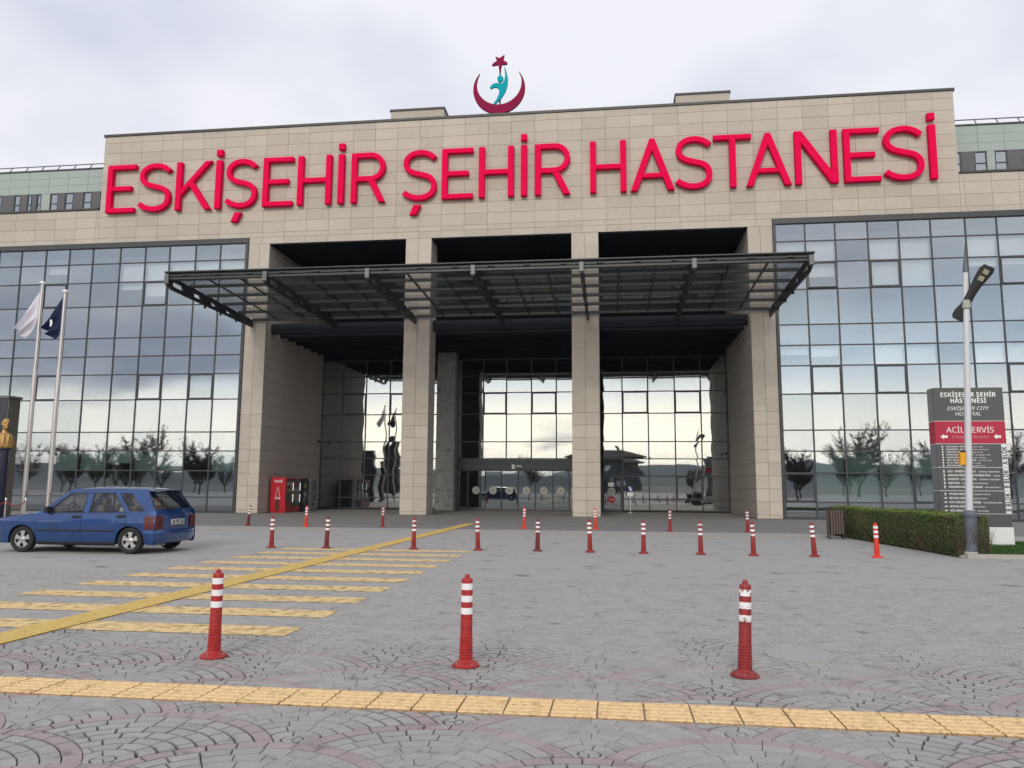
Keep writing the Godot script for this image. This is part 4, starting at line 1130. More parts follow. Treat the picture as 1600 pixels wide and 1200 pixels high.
func hedge() -> void:
	var t := thing("hedge", "clipped boxwood hedge, green on top and twiggy at the sides, beside the litter bin", "hedge")
	var A := Vector3(6.90, 0, 12.4); var B := Vector3(7.50, 0, 20.35)
	var along := (B - A).normalized(); var across := Vector3(along.z, 0, -along.x)
	var L := A.distance_to(B); var W := 0.72; var H := 0.90
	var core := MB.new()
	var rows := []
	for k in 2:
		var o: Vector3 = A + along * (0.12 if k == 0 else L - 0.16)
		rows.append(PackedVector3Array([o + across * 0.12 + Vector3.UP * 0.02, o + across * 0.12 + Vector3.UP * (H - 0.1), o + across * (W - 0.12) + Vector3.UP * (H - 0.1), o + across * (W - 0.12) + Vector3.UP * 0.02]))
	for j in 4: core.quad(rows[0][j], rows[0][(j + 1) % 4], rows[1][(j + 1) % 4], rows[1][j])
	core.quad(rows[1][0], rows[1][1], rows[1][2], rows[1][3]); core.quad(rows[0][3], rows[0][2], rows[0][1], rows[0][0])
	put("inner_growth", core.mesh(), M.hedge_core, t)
	var lf := MB.new()
	var lump := FastNoiseLite.new(); lump.seed = 8; lump.frequency = 0.9; lump.fractal_octaves = 3
	var tone := FastNoiseLite.new(); tone.seed = 5; tone.frequency = 0.55; tone.fractal_octaves = 3
	for k in 62000:
		var f := rng.randf()
		var l := rng.randf() * L; var w := rng.randf() * W; var y := 0.04 + rng.randf() * (H - 0.04)
		var out := Vector3.UP
		var dep := absf(rng.randfn(0, 0.045))
		if f < 0.34: y = H - dep
		elif f < 0.82: w = dep; out = -across
		elif f < 0.87: w = W - dep; out = across
		elif f < 0.965: l = L - dep; out = along
		else: l = dep; out = -along
		if f >= 0.34 and rng.randf() < 0.55 * smoothstep(0.38, 0.0, y): continue     # thin near the ground
		var p: Vector3 = A + along * l + across * w + Vector3.UP * y
		p += out * (lump.get_noise_3dv(p) * 0.07 + 0.02)
		var g := tone.get_noise_3dv(p * 1.4)
		var nn: Vector3 = (out * 0.7 + Vector3(rng.randf_range(-1, 1), rng.randf_range(-0.6, 1), rng.randf_range(-1, 1))).normalized()
		var fresh := f < 0.34 or rng.randf() < 0.10
		var c := Color(0.115, 0.185, 0.030).lerp(Color(0.18, 0.25, 0.042), rng.randf()) if fresh else Color(0.060, 0.110, 0.030).lerp(Color(0.110, 0.105, 0.050), clampf(0.5 + g * 1.3 + rng.randf_range(-0.3, 0.3), 0, 1))
		lf.col = c
		leaf_quad(lf, p, nn, rng.randf_range(0.030, 0.052))
	put("foliage", lf.mesh(), M.hedge_leaf, t).set_meta("kind", "stuff")
	var tw := MB.new()
	for k in 900:
		var l := rng.randf() * L
		var near_end := rng.randf() < 0.3
		var p: Vector3 = A + along * (l if not near_end else L - rng.randf() * 0.12) + across * (rng.randf() * 0.14 if not near_end else rng.randf() * W)
		var d := Vector3(rng.randf_range(-0.35, 0.35), 1, rng.randf_range(-0.35, 0.35)) + (-across if not near_end else along) * 0.12
		var h := rng.randf_range(0.25, 0.8)
		tw.tube([p, p + d * h * 0.5, p + d * h + Vector3(rng.randf_range(-0.05, 0.05), 0, rng.randf_range(-0.05, 0.05))], [0.006, 0.0045, 0.002], 3)
	put("twigs", tw.mesh(), M.twig, t).set_meta("kind", "stuff")

func lawn() -> void:
	var b := MB.new()
	b.box(Vector3(7.62, -0.02, 20.42), Vector3(30, 0.09, 20.56))
	structure(put("kerb", b.mesh(), M.concrete))
	b = MB.new()
	b.quad(Vector3(7.7, 0.07, 20.42), Vector3(30, 0.07, 20.42), Vector3(30, 0.07, 15.4), Vector3(7.7, 0.07, 15.4))
	structure(put("lawn", b.mesh(), M.lawn))
	b = MB.new()
	for k in 26000:
		var x := 8.0 + pow(rng.randf(), 1.3) * 6.0; var z := rng.randf_range(16.0, 20.41)
		var p := Vector3(x, 0.07, z)
		var h := rng.randf_range(0.03, 0.075)
		var s := Vector3(rng.randf_range(-1, 1), 0, rng.randf_range(-1, 1)).normalized() * 0.005
		var tip := p + Vector3(rng.randf_range(-0.03, 0.03), h, rng.randf_range(-0.03, 0.03))
		var nn := (Vector3(s.z, 0, -s.x).normalized() + Vector3.UP).normalized()
		b.col = Color(0.030, 0.105, 0.012).lerp(Color(0.075, 0.15, 0.02), rng.randf())
		if (2.0 * s).cross(tip - p + s).dot(nn) < 0: s = -s
		b.tri(p - s, p + s, tip, nn, nn, nn)
	var o := put("grass", b.mesh(), M.grass)
	o.set_meta("kind", "stuff"); o.set_meta("label", "short green grass round the directory board"); o.set_meta("category", "grass")

func bin() -> void:
	var t := thing("litter_bin", "dark metal litter bin with brown wooden slats at the end of the hedge", "litter bin", Vector3(6.55, 0.004, 14.4))
	var b := MB.new()
	for s in [[-0.2, -0.13], [0.2, -0.13], [-0.2, 0.13], [0.2, 0.13]]:
		b.box(Vector3(s[0] - 0.018, 0.0, s[1] - 0.018), Vector3(s[0] + 0.018, 0.90, s[1] + 0.018))
		b.lathe([Vector2(0.0, 0.90), Vector2(0.022, 0.905), Vector2(0.022, 0.925), Vector2(0.0, 0.945)], 8, Vector3(s[0], 0, s[1]))
	for y in [0.18, 0.76]: b.box(Vector3(-0.215, y, -0.145), Vector3(0.215, y + 0.03, 0.145))
	put("bin_frame", b.mesh(), M.bin_metal, t)
	b = MB.new(); b.box(Vector3(-0.17, 0.21, -0.115), Vector3(0.17, 0.80, 0.115)); put("liner", b.mesh(), M.black, t)
	for k in 5:
		var x := -0.15 + 0.075 * k
		b = MB.new(); b.bevel_box(Vector3(x - 0.026, 0.15, 0.146), Vector3(x + 0.026, 0.845, 0.164), 0.004); put("slat", b.mesh(), M.bin_wood, t)
	for k in 3:
		var z := -0.08 + 0.08 * k
		b = MB.new(); b.box(Vector3(-0.234, 0.15, z - 0.026), Vector3(-0.216, 0.845, z + 0.026)); put("slat", b.mesh(), M.bin_wood, t)

const PX1 := -20.70
const PX2 := -19.76
func flags() -> void:
	for f in [[PX1, 13.5, 8.84, "taller flagpole, brushed steel, left of the two by the glass wall"], [PX2, 13.5, 8.50, "shorter flagpole, brushed steel, right of the two by the glass wall"]]:
		var t := thing("flagpole", f[3], "flagpole", Vector3(f[0], 0.004, f[1]), "flagpoles before the left glass wall")
		var b := MB.new()
		b.lathe([Vector2(0.20, 0.0), Vector2(0.20, 0.02), Vector2(0.10, 0.03), Vector2(0.085, 0.10), Vector2(0.080, 3.0), Vector2(0.076, 3.01), Vector2(0.072, 5.6), Vector2(0.056, 5.61), Vector2(0.050, f[2] - 0.1)], 18)
		put("pole", b.mesh(), M.brushed_steel, t)
		b = MB.new(); b.lathe([Vector2(0.058, f[2] - 0.11), Vector2(0.10, f[2] - 0.09), Vector2(0.10, f[2] - 0.04), Vector2(0.06, f[2]), Vector2(0.0, f[2] + 0.02)], 16); put("finial", b.mesh(), M.white, t)
		b = MB.new(); b.tube([Vector3(0.09, 1.2, 0.03), Vector3(0.085, f[2] - 0.15, 0.03)], [0.006, 0.006], 5); put("halyard", b.mesh(), M.white, t)
	# hanging cloth: u along the cloth away from the pole, v down the hoist
	var specs := [[PX1, 8.48, 1.00, Vector2(-0.80, -1.36), Vector2(-0.58, -0.74), M.flag_white, "flag", "white flag hanging limp from the taller flagpole"],
		[PX2, 8.26, 1.28, Vector2(-0.66, -1.16), Vector2(-0.34, -0.28), M.flag_navy, "flag_001", "navy blue flag with a small white mark on the shorter flagpole"]]
	for f in specs:
		var cloth := MB.new(); var rows := []
		for i in 25:
			var v := i / 24.0
			var line := PackedVector3Array()
			for j in 25:
				var u := j / 24.0
				var e: Vector2 = (f[3] as Vector2).lerp(f[4], v)
				var p := Vector2(-0.075, f[1] - v * f[2]) + e * u + Vector2(0.07 * sin(u * PI) * (v - 0.3), -0.06 * sin(u * PI))
				line.append(Vector3(f[0] + p.x + 0.05 * sin(v * 11.0 + u * 4.0) * u, p.y, 13.5 + 0.10 * sin(v * 10.0 + u * 2.0) * minf(u * 2.0, 1.0) + 0.04 * sin(v * 23.0 + u * 7.0) * u))
			rows.append(line)
		cloth.grid(rows)
		var o := put(f[6], cloth.mesh(), f[5])
		tag(o, f[7], "flag", "flags")
		if f[5] == M.flag_navy:
			var mk := MB.new()
			mk.extrude(PackedVector2Array([Vector2(-0.04, -0.14), Vector2(0.02, -0.15), Vector2(0.06, -0.04), Vector2(0.04, 0.08), Vector2(-0.01, 0.12), Vector2(-0.05, 0.06), Vector2(-0.03, -0.02)]), Transform3D(Basis(), Vector3(f[0] - 0.36, 7.27, 13.64)), 0, 0.004)
			put("flag_mark", mk.mesh(), M.white, o)

func monument() -> void:
	var t := thing("monument_wall", "dark navy monument slab with mirror steel side at the left edge", "monument", Vector3(-21.58, 0.004, 13.0))
	var b := MB.new(); b.box(Vector3(-3.2, 0, 0.0), Vector3(-0.02, 4.52, 0.57)); put("slab", b.mesh(), M.monument, t)
	for k in 4:
		b = MB.new()
		var y0 := 0.02 + k * 1.12
		var s := MB.new(); 
		for q in [[0.01, 0.28], [0.29, 0.56]]: s.box(Vector3(-0.018, y0, q[0]), Vector3(0.004, y0 + 1.11, q[1]))
		put("steel_panel", s.mesh(), M.monument_side, t)
	b = MB.new(); b.bevel_box(Vector3(-3.25, 4.522, -0.04), Vector3(0.04, 4.62, 0.61), 0.01); put("cap", b.mesh(), M.steel_light, t)
	# the bust on its console before the slab
	var bt := thing("bust_statue", "golden bust of a man in a coat before the dark monument slab", "statue", Vector3(-21.12, 2.71, 14.15))
	bt.scale = Vector3.ONE * 0.84; bt.rotation.y = -0.55
	put("bust", bust_mesh(), M.gold, bt)
	var c := MB.new(); c.lathe([Vector2(0.30, -3.2), Vector2(0.30, -3.0), Vector2(0.22, -2.95), Vector2(0.22, -0.1), Vector2(0.30, -0.05), Vector2(0.30, 0.0), Vector2(0.0, 0.0)], 24)
	put("pedestal", c.mesh(), M.monument, bt)
	# rope posts
	for p in [[-20.72, 14.3, "chrome rope post at the left picture edge"], [-19.97, 14.3, "chrome rope post between the monument and the flagpoles"]]:
		var s := thing("rope_post", p[2], "rope post", Vector3(p[0], 0.004, p[1]), "rope posts by the monument")
		c = MB.new(); c.lathe([Vector2(0.16, 0.0), Vector2(0.15, 0.02), Vector2(0.03, 0.04), Vector2(0.026, 0.88), Vector2(0.04, 0.89), Vector2(0.04, 0.94), Vector2(0.03, 0.98), Vector2(0.0, 0.995)], 16)
		put("post", c.mesh(), M.chrome, s)
	var r := MB.new(); var path := []; var rad := []
	for k in 21:
		var u := k / 20.0
		path.append(Vector3(lerpf(-22.0, -20.745, u), 0.87 - 0.26 * sin(u * PI), 14.3)); rad.append(0.018)
	r.tube(path, rad, 6)
	tag(put("rope", r.mesh(), M.rope), "red rope sagging left of the rope post at the picture edge", "rope", "ropes by the monument")
	r = MB.new(); path = []
	for k in 21:
		var u := k / 20.0
		path.append(Vector3(lerpf(-20.695, -19.995, u), 0.87 - 0.17 * sin(u * PI), 14.3))
	r.tube(path, rad, 6)
	tag(put("rope_001", r.mesh(), M.rope), "red rope sagging between the two rope posts", "rope", "ropes by the monument")

func smin(a: float, b: float, k: float) -> float:
	var h := clampf(0.5 + 0.5 * (b - a) / k, 0.0, 1.0)
	return lerpf(b, a, h) - k * h * (1.0 - h)

func bust_field(p: Vector3) -> float:   # looking towards +x
	var ell := func(c: Vector3, r: Vector3) -> float: return (((p - c) / r).length() - 1.0) * minf(r.x, minf(r.y, r.z))
	var d: float = ell.call(Vector3(0.02, 1.02, 0), Vector3(0.17, 0.21, 0.145))
	d = smin(d, ell.call(Vector3(0.08, 0.90, 0), Vector3(0.105, 0.13, 0.10)), 0.05)      # jaw
	d = smin(d, ell.call(Vector3(0.195, 0.985, 0), Vector3(0.045, 0.055, 0.028)), 0.025)  # nose
	d = smin(d, ell.call(Vector3(0.160, 1.055, 0), Vector3(0.035, 0.022, 0.10)), 0.03)    # brow
	d = smin(d, ell.call(Vector3(0.165, 0.885, 0), Vector3(0.03, 0.018, 0.045)), 0.02)    # lips
	d = smin(d, ell.call(Vector3(0.150, 0.815, 0), Vector3(0.045, 0.04, 0.05)), 0.03)     # chin
	for s in [-1, 1]:
		d = smin(d, ell.call(Vector3(-0.02, 0.99, 0.145 * s), Vector3(0.035, 0.055, 0.02)), 0.012)
		d = maxf(d, -(ell.call(Vector3(0.175, 1.015, 0.062 * s), Vector3(0.03, 0.022, 0.032)) as float))
	d = smin(d, ell.call(Vector3(-0.02, 0.76, 0), Vector3(0.10, 0.20, 0.10)), 0.04)
	var sh: float = ell.call(Vector3(-0.02, 0.14, 0), Vector3(0.235, 0.52, 0.42))
	d = smin(d, sh, 0.06)
	for s in [-1, 1]: d = smin(d, ell.call(Vector3(0.155, 0.34, 0.09 * s), Vector3(0.085, 0.26, 0.045)), 0.02)   # lapels
	return maxf(d, 0.005 - p.y)

func bust_mesh() -> ArrayMesh:
	var n := Vector3i(34, 62, 46); var lo := Vector3(-0.32, -0.02, -0.48); var h := 0.021
	var val := PackedFloat32Array(); val.resize(n.x * n.y * n.z)
	var id := func(x: int, y: int, z: int) -> int: return (x * n.y + y) * n.z + z
	for x in n.x:
		for y in n.y:
			for z in n.z: val[id.call(x, y, z)] = bust_field(lo + Vector3(x, y, z) * h)
	var vert := {}
	for x in n.x - 1:
		for y in n.y - 1:
			for z in n.z - 1:
				var acc := Vector3.ZERO; var cnt := 0
				for e in [[0, 0, 0, 1, 0, 0], [0, 0, 0, 0, 1, 0], [0, 0, 0, 0, 0, 1], [1, 0, 0, 1, 1, 0], [1, 0, 0, 1, 0, 1], [0, 1, 0, 1, 1, 0], [0, 1, 0, 0, 1, 1], [0, 0, 1, 1, 0, 1], [0, 0, 1, 0, 1, 1], [1, 1, 0, 1, 1, 1], [1, 0, 1, 1, 1, 1], [0, 1, 1, 1, 1, 1]]:
					var a := val[id.call(x + e[0], y + e[1], z + e[2])]; var b := val[id.call(x + e[3], y + e[4], z + e[5])]
					if (a < 0) != (b < 0):
						acc += Vector3(e[0], e[1], e[2]).lerp(Vector3(e[3], e[4], e[5]), a / (a - b)); cnt += 1
				if cnt: vert[Vector3i(x, y, z)] = lo + (Vector3(x, y, z) + acc / cnt) * h
	var m := MB.new()
	var N := func(p: Vector3) -> Vector3:
		var e := 0.008
		return Vector3(bust_field(p + Vector3(e, 0, 0)) - bust_field(p - Vector3(e, 0, 0)), bust_field(p + Vector3(0, e, 0)) - bust_field(p - Vector3(0, e, 0)), bust_field(p + Vector3(0, 0, e)) - bust_field(p - Vector3(0, 0, e))).normalized()
	var nv := {}
	for k in vert: nv[k] = N.call(vert[k])
	for x in range(1, n.x - 1):
		for y in range(1, n.y - 1):
			for z in range(1, n.z - 1):
				var a := val[id.call(x, y, z)] < 0
				for ax in 3:
					var o := Vector3i(1 if ax == 0 else 0, 1 if ax == 1 else 0, 1 if ax == 2 else 0)
					if a == (val[id.call(x + o.x, y + o.y, z + o.z)] < 0): continue
					var u := Vector3i(o.z, o.x, o.y); var w := Vector3i(o.y, o.z, o.x)
					var c := Vector3i(x, y, z)
					var q := [c, c - u, c - u - w, c - w]
					if not (q[0] in vert and q[1] in vert and q[2] in vert and q[3] in vert): continue
					m.tri(vert[q[0]], vert[q[1]], vert[q[2]], nv[q[0]], nv[q[1]], nv[q[2]]); m.tri(vert[q[0]], vert[q[2]], vert[q[3]], nv[q[0]], nv[q[2]], nv[q[3]])
	return m.mesh()

# ---------------------------------------------------------------- the blue hatchback; local x runs from nose to tail, +z is the side we see
func car_w(x: float, y: float) -> float:   # half width
	var w: float
	if y > 0.88: w = lerpf(0.815, 0.60, clampf((y - 0.88) / 0.50, 0, 1))
	elif y > 0.60: w = 0.85 - 0.035 * pow((y - 0.60) / 0.28, 2.0)
	else: w = 0.85 - 0.055 * pow((0.60 - y) / 0.40, 2.0)
	if x < 0.75: w *= 1.0 - 0.16 * pow((0.75 - x) / 0.75, 2.4)
	if x > 3.45: w *= 1.0 - 0.045 * pow((x - 3.45) / 0.5, 2.0)
	return w

func arch_y(x: float) -> float:
	var y := 0.19
	for c in [0.80, 3.34]:
		var d := absf(x - c)
		if d < 0.335: y = maxf(y, 0.285 + sqrt(0.335 * 0.335 - d * d) * 0.92)
	return y

func belt_y(x: float) -> float:
	if x < 1.12: return lerpf(0.70, 0.845, clampf((x - 0.05) / 1.07, 0, 1))
	return lerpf(0.845, 0.905, clampf((x - 1.12) / 2.5, 0, 1))

func side_panel(x0: float, x1: float, side: int, top: Callable, out := 0.0) -> ArrayMesh:
	var b := MB.new(); var rows := []
	var n := maxi(6, int((x1 - x0) / 0.028))
	for i in n + 1:
		var x := lerpf(x0, x1, float(i) / n)
		var y0 := arch_y(x); var y1: float = top.call(x)
		var line := PackedVector3Array()
		for j in 13:
			var y := lerpf(y0, y1, j / 12.0)
			var z := car_w(x, y) + out
			# a soft crease below the belt and a lip round the arches
			z += 0.006 * smoothstep(0.60, 0.66, y) * (1 - smoothstep(0.66, 0.80, y))
			line.append(Vector3(x, y, z * side))
		rows.append(line)
	if side > 0: rows.reverse()
	b.grid(rows)
	# turned-in edge along the bottom
	var lip := []
	for r in rows:
		var a: Vector3 = r[0]
		lip.append(PackedVector3Array([a, Vector3(a.x, a.y + 0.004, a.z - 0.07 * side)]))
	lip.reverse()
	b.grid(lip)
	return b.mesh()

func flat_side(poly: Array, side: int, off: float, thick := 0.014) -> ArrayMesh:   # polygon in (x, y) laid on the leaning side of the cabin
	var b := MB.new()
	var p := []
	for q in poly: p.append(Vector2(q[0] + 0.10 - 0.16 * clampf((q[1] - 0.88) / 0.41, 0.0, 1.0), q[1]))
	var t := Geometry2D.triangulate_polygon(PackedVector2Array(p))
	var A := func(q: Vector2, o: float) -> Vector3: return Vector3(q.x, q.y, (car_w(q.x, maxf(q.y, 0.86)) + o) * side)
	for i in range(0, t.size(), 3):
		var a: Vector3 = A.call(p[t[i]], off); var c: Vector3 = A.call(p[t[i + 1]], off); var d: Vector3 = A.call(p[t[i + 2]], off)
		var nn := (c - a).cross(d - a).normalized()
		if nn.z * side < 0:
			var s := c; c = d; d = s; nn = -nn
		b.tri(a, c, d, nn, nn, nn)
	for i in p.size():
		var l := (i + 1) % p.size()
		b.quad(A.call(p[i], off - thick), A.call(p[l], off - thick), A.call(p[l], off), A.call(p[i], off))
	return b.mesh()

func car() -> void:
	var t := thing("parked_car", "old blue five-door hatchback with silver wheels standing left of the crossing", "car", Vector3(-13.66, 0.002, 22.27))
	var body := MB.new()
	# dark inner body and floor
	body.box(Vector3(0.35, 0.20, -0.70), Vector3(3.80, 0.34, 0.70))
	body.box(Vector3(1.16, 0.34, -0.74), Vector3(2.98, 0.50, 0.74))
	for s in [-1, 1]:
		body.box(Vector3(0.42, 0.34, minf(0.42 * s, 0.60 * s)), Vector3(1.16, 0.66, maxf(0.42 * s, 0.60 * s)))
		body.box(Vector3(2.98, 0.34, minf(0.42 * s, 0.60 * s)), Vector3(3.72, 0.80, maxf(0.42 * s, 0.60 * s)))
	put("underbody", body.mesh(), M.trim, t)
	for s in [1, -1]:
		put("front_wing", side_panel(0.10, 1.135, s, belt_y), M.paint, t)
		var fd := put("door", side_panel(1.143, 2.196, s, belt_y), M.paint, t)
		var rd := put("door", side_panel(2.204, 3.236, s, belt_y), M.paint, t)
		var rq := put("rear_wing", side_panel(3.244, 3.90, s, belt_y), M.paint, t)
		# windows
		put("window", flat_side([[1.24, 0.865], [2.16, 0.865], [2.29, 1.30], [1.80, 1.30]], s, -0.012), M.car_glass, fd)
		put("window", flat_side([[2.22, 0.865], [3.14, 0.88], [2.92, 1.30], [2.35, 1.30]], s, -0.012), M.car_glass, rd)
		put("window", flat_side([[3.20, 0.885], [3.58, 0.91], [3.31, 1.31], [2.96, 1.31]], s, -0.012), M.car_glass, rq)
		# pillars and roof rail
		put("pillar", flat_side([[1.03, 0.845], [1.28, 0.845], [1.34, 0.90], [1.86, 1.275], [1.86, 1.345], [1.78, 1.335]], s, 0.0), M.paint, t)
		put("pillar", flat_side([[2.115, 0.85], [2.235, 0.85], [2.385, 1.28], [2.245, 1.28]], s, 0.002), M.paint, t)
		put("pillar", flat_side([[3.10, 0.86], [3.225, 0.87], [2.99, 1.29], [2.885, 1.29]], s, 0.002), M.paint, t)
		put("pillar", flat_side([[3.545, 0.88], [3.80, 0.90], [3.76, 0.97], [3.66, 1.335], [3.28, 1.30]], s, 0.0), M.paint, t)
		put("roof_rail", flat_side([[1.78, 1.276], [3.33, 1.29], [3.66, 1.33], [3.64, 1.375], [1.86, 1.375]], s, 0.0), M.paint, t)
		put("window_divider", flat_side([[2.79, 0.868], [2.825, 0.868], [2.885, 1.285], [2.858, 1.285]], s, 0.003), M.trim, rd)
		# rubber lines: gutter, belt, side moulding
		put("gutter", flat_side([[1.34, 0.93], [1.86, 1.285], [2.9, 1.29], [2.9, 1.303], [1.85, 1.300], [1.33, 0.945]], s, 0.006, 0.01), M.trim, t)
		put("belt_trim", flat_side([[1.22, 0.852], [2.19, 0.858], [2.19, 0.870], [1.22, 0.866]], s, 0.006, 0.02), M.trim, fd)
		put("belt_trim", flat_side([[2.21, 0.858], [3.20, 0.872], [3.20, 0.884], [2.21, 0.870]], s, 0.006, 0.02), M.trim, rd)
		for q in [[1.15, 2.19, fd], [2.21, 2.995, rd]]:
			var mo := MB.new(); var rows := []
			for i in 9:
				var x := lerpf(q[0], q[1], i / 8.0)
				var z := car_w(x, 0.485)
				rows.append(PackedVector3Array([Vector3(x, 0.463, (z - 0.004) * s), Vector3(x, 0.470, (z + 0.010) * s), Vector3(x, 0.500, (z + 0.010) * s), Vector3(x, 0.507, (z - 0.004) * s)]))
			if s > 0: rows.reverse()
			mo.grid(rows)
			put("side_moulding", mo.mesh(), M.trim, q[2])
		for q in [[1.98, 0.775, fd], [3.02, 0.795, rd]]:
			var h := MB.new()
			var z0 := car_w(q[0], q[1])
			h.bevel_box(Vector3(0, -0.03, -0.005), Vector3(0.20, 0.03, 0.022), 0.012)
			h.bevel_box(Vector3(0.02, 0.0, 0.022), Vector3(0.16, 0.022, 0.034), 0.006)
			var o := put("door_handle", h.mesh(), M.trim, q[2], Vector3(q[0] if s > 0 else q[0] + 0.2, q[1], z0 * s))
			if s < 0: o.rotation.y = PI
		for w in [[[1.24, 0.865], [2.16, 0.865], [2.29, 1.30], [1.80, 1.30]], [[2.22, 0.865], [3.14, 0.88], [2.92, 1.30], [2.35, 1.30]], [[3.20, 0.885], [3.58, 0.91], [3.31, 1.31], [2.96, 1.31]]]:
			var mid := Vector2.ZERO
			for q in w: mid += Vector2(q[0], q[1]) / 4.0
			for k in 4:
				var a := Vector2(w[k][0], w[k][1]); var c := Vector2(w[(k + 1) % 4][0], w[(k + 1) % 4][1])
				var ai := a + (mid - a).normalized() * 0.075; var ci := c + (mid - c).normalized() * 0.075
				var ao := a + (mid - a).normalized() * 0.052; var co := c + (mid - c).normalized() * 0.052
				put("window_rubber", flat_side([[ao.x, ao.y], [co.x, co.y], [ci.x, ci.y], [ai.x, ai.y]], s, 0.001, 0.012), M.trim, t)
		var sk := MB.new(); var srow := []
		for i in 9:
			var x := lerpf(1.16, 2.99, i / 8.0)
			srow.append(PackedVector3Array([Vector3(x, 0.165, 0.76 * s), Vector3(x, 0.185, 0.795 * s), Vector3(x, 0.235, (car_w(x, 0.235) + 0.006) * s), Vector3(x, 0.245, (car_w(x, 0.245) - 0.002) * s)]))
		if s > 0: srow.reverse()
		sk.grid(srow); put("sill_trim", sk.mesh(), M.trim, t)
		# mirror
		var mi := MB.new()
		mi.bevel_box(Vector3(0, 0, 0), Vector3(0.10, 0.13, 0.17), 0.03); mi.bevel_box(Vector3(0.02, 0.01, -0.09), Vector3(0.08, 0.07, 0.0), 0.01)
		var mo2 := put("mirror", mi.mesh(), M.trim, t, Vector3(1.36, 0.86, 0.80 * s) if s > 0 else Vector3(1.46, 0.86, -0.80))
		if s < 0: mo2.rotation.y = PI
		# tail lamp wrapping the corner
		var tl := MB.new(); var rows2 := []
		for i in 9:
			var u := i / 8.0
			var x := lerpf(3.66, 3.925, minf(u * 1.5, 1.0)); var inset := maxf(0.0, u - 0.66) / 0.34 * 0.26
			var line := PackedVector3Array()
			for y in [0.525, 0.60, 0.67, 0.74, 0.805]:
				line.append(Vector3(x + 0.004 - 0.02 * (y - 0.6), y, (car_w(x, y) + 0.006 - inset - 0.02 * smoothstep(0.5, 0.75, u)) * s))
			rows2.append(line)
		if s > 0: rows2.reverse()
		tl.grid(rows2)
		var lamp := put("tail_lamp", tl.mesh(), M.tail_red, t)
		var cl := MB.new(); cl.grid([PackedVector3Array([Vector3(3.74, 0.655, (car_w(3.74, 0.68) + 0.008) * s), Vector3(3.74, 0.735, (car_w(3.74, 0.70) + 0.008) * s)]), PackedVector3Array([Vector3(3.68, 0.655, (car_w(3.68, 0.68) + 0.008) * s), Vector3(3.68, 0.735, (car_w(3.68, 0.70) + 0.008) * s)])] if s > 0 else [PackedVector3Array([Vector3(3.68, 0.655, -car_w(3.68, 0.68) - 0.008), Vector3(3.68, 0.735, -car_w(3.68, 0.70) - 0.008)]), PackedVector3Array([Vector3(3.74, 0.655, -car_w(3.74, 0.68) - 0.008), Vector3(3.74, 0.735, -car_w(3.74, 0.70) - 0.008)])])
		put("lamp_lens", cl.mesh(), M.tail_dark, lamp)
	# bonnet
	var b := MB.new(); var rows := []
	for i in 17:
		var x := lerpf(0.06, 1.14, i / 16.0)
		var line := PackedVector3Array()
		for j in 17:
			var z := lerpf(1, -1, j / 16.0)
			var w := car_w(x, belt_y(x))
			line.append(Vector3(x, belt_y(x) + 0.075 * (1 - pow(absf(z), 2.6)) * smoothstep(0.0, 0.3, x + 0.05), z * w))
		rows.append(line)
	rows.reverse()
	b.grid(rows); put("bonnet", b.mesh(), M.paint, t)
	# nose and bumpers
	b = MB.new(); rows = []
	for j in 21:
		var z := lerpf(-1, 1, j / 20.0)
		var x := 0.02 + 0.16 * pow(absf(z), 3.0)
		var line := PackedVector3Array()
		for y in [0.20, 0.30, 0.42, 0.52, 0.60, 0.70]: line.append(Vector3(x + (0.04 if y > 0.5 else 0.0), y, z * car_w(0.12, y) * 1.0))
		rows.append(line)
	b.grid(rows); var nose := put("front_bumper", b.mesh(), M.paint, t)
	for s in [-1, 1]:
		var hl := MB.new(); hl.bevel_box(Vector3(-0.17, 0.56, -0.02), Vector3(0.17, 0.68, 0.01), 0.02)
		var o := put("headlight", hl.mesh(), M.lamp_lens, nose, Vector3(0.055, 0, 0.46 * s)); o.rotation.y = -PI / 2
	b = MB.new(); rows = []
	for j in 25:
		var z := lerpf(1, -1, j / 24.0)
		var back := 3.99 - 0.10 * pow(absf(z), 4.0)
		var line := PackedVector3Array()
		for q in [[0.205, -0.10], [0.235, -0.025], [0.33, 0.0], [0.44, 0.0], [0.50, -0.015], [0.515, -0.06]]: line.append(Vector3(back + q[1], q[0], z * 0.825))
		rows.append(line)
	b.grid(rows)
	for s in [-1, 1]:   # bumper returns round to the wheel arch
		var r2 := []
		for i in 8:
			var x := lerpf(3.66, 3.90, i / 7.0)
			var line := PackedVector3Array()
			for q in [[0.205, -0.03], [0.235, 0.0], [0.33, 0.012], [0.44, 0.012], [0.50, 0.004], [0.515, -0.03]]: line.append(Vector3(x, q[0], (lerpf(car_w(x, q[0]) , 0.825, smoothstep(3.75, 3.9, x)) + q[1]) * s))
			r2.append(line)
		if s > 0: r2.reverse()
		b.grid(r2)
	put("rear_bumper", b.mesh(), M.paint, t)
	# windscreen, roof, hatch
	b = MB.new(); rows = []
	for i in 9:
		var u := i / 8.0
		var line := PackedVector3Array()
		for j in 13:
			var z := lerpf(1, -1, j / 12.0)
			line.append(Vector3(lerpf(1.06, 1.80, u) + 0.12 * z * z * (1 - u * 0.6), lerpf(0.90, 1.365, u) - 0.03 * z * z * u, z * lerpf(0.78, 0.615, u)))
		rows.append(line)
	rows.reverse(); b.grid(rows); put("windscreen", b.mesh(), M.car_glass, t)
	b = MB.new(); rows = []
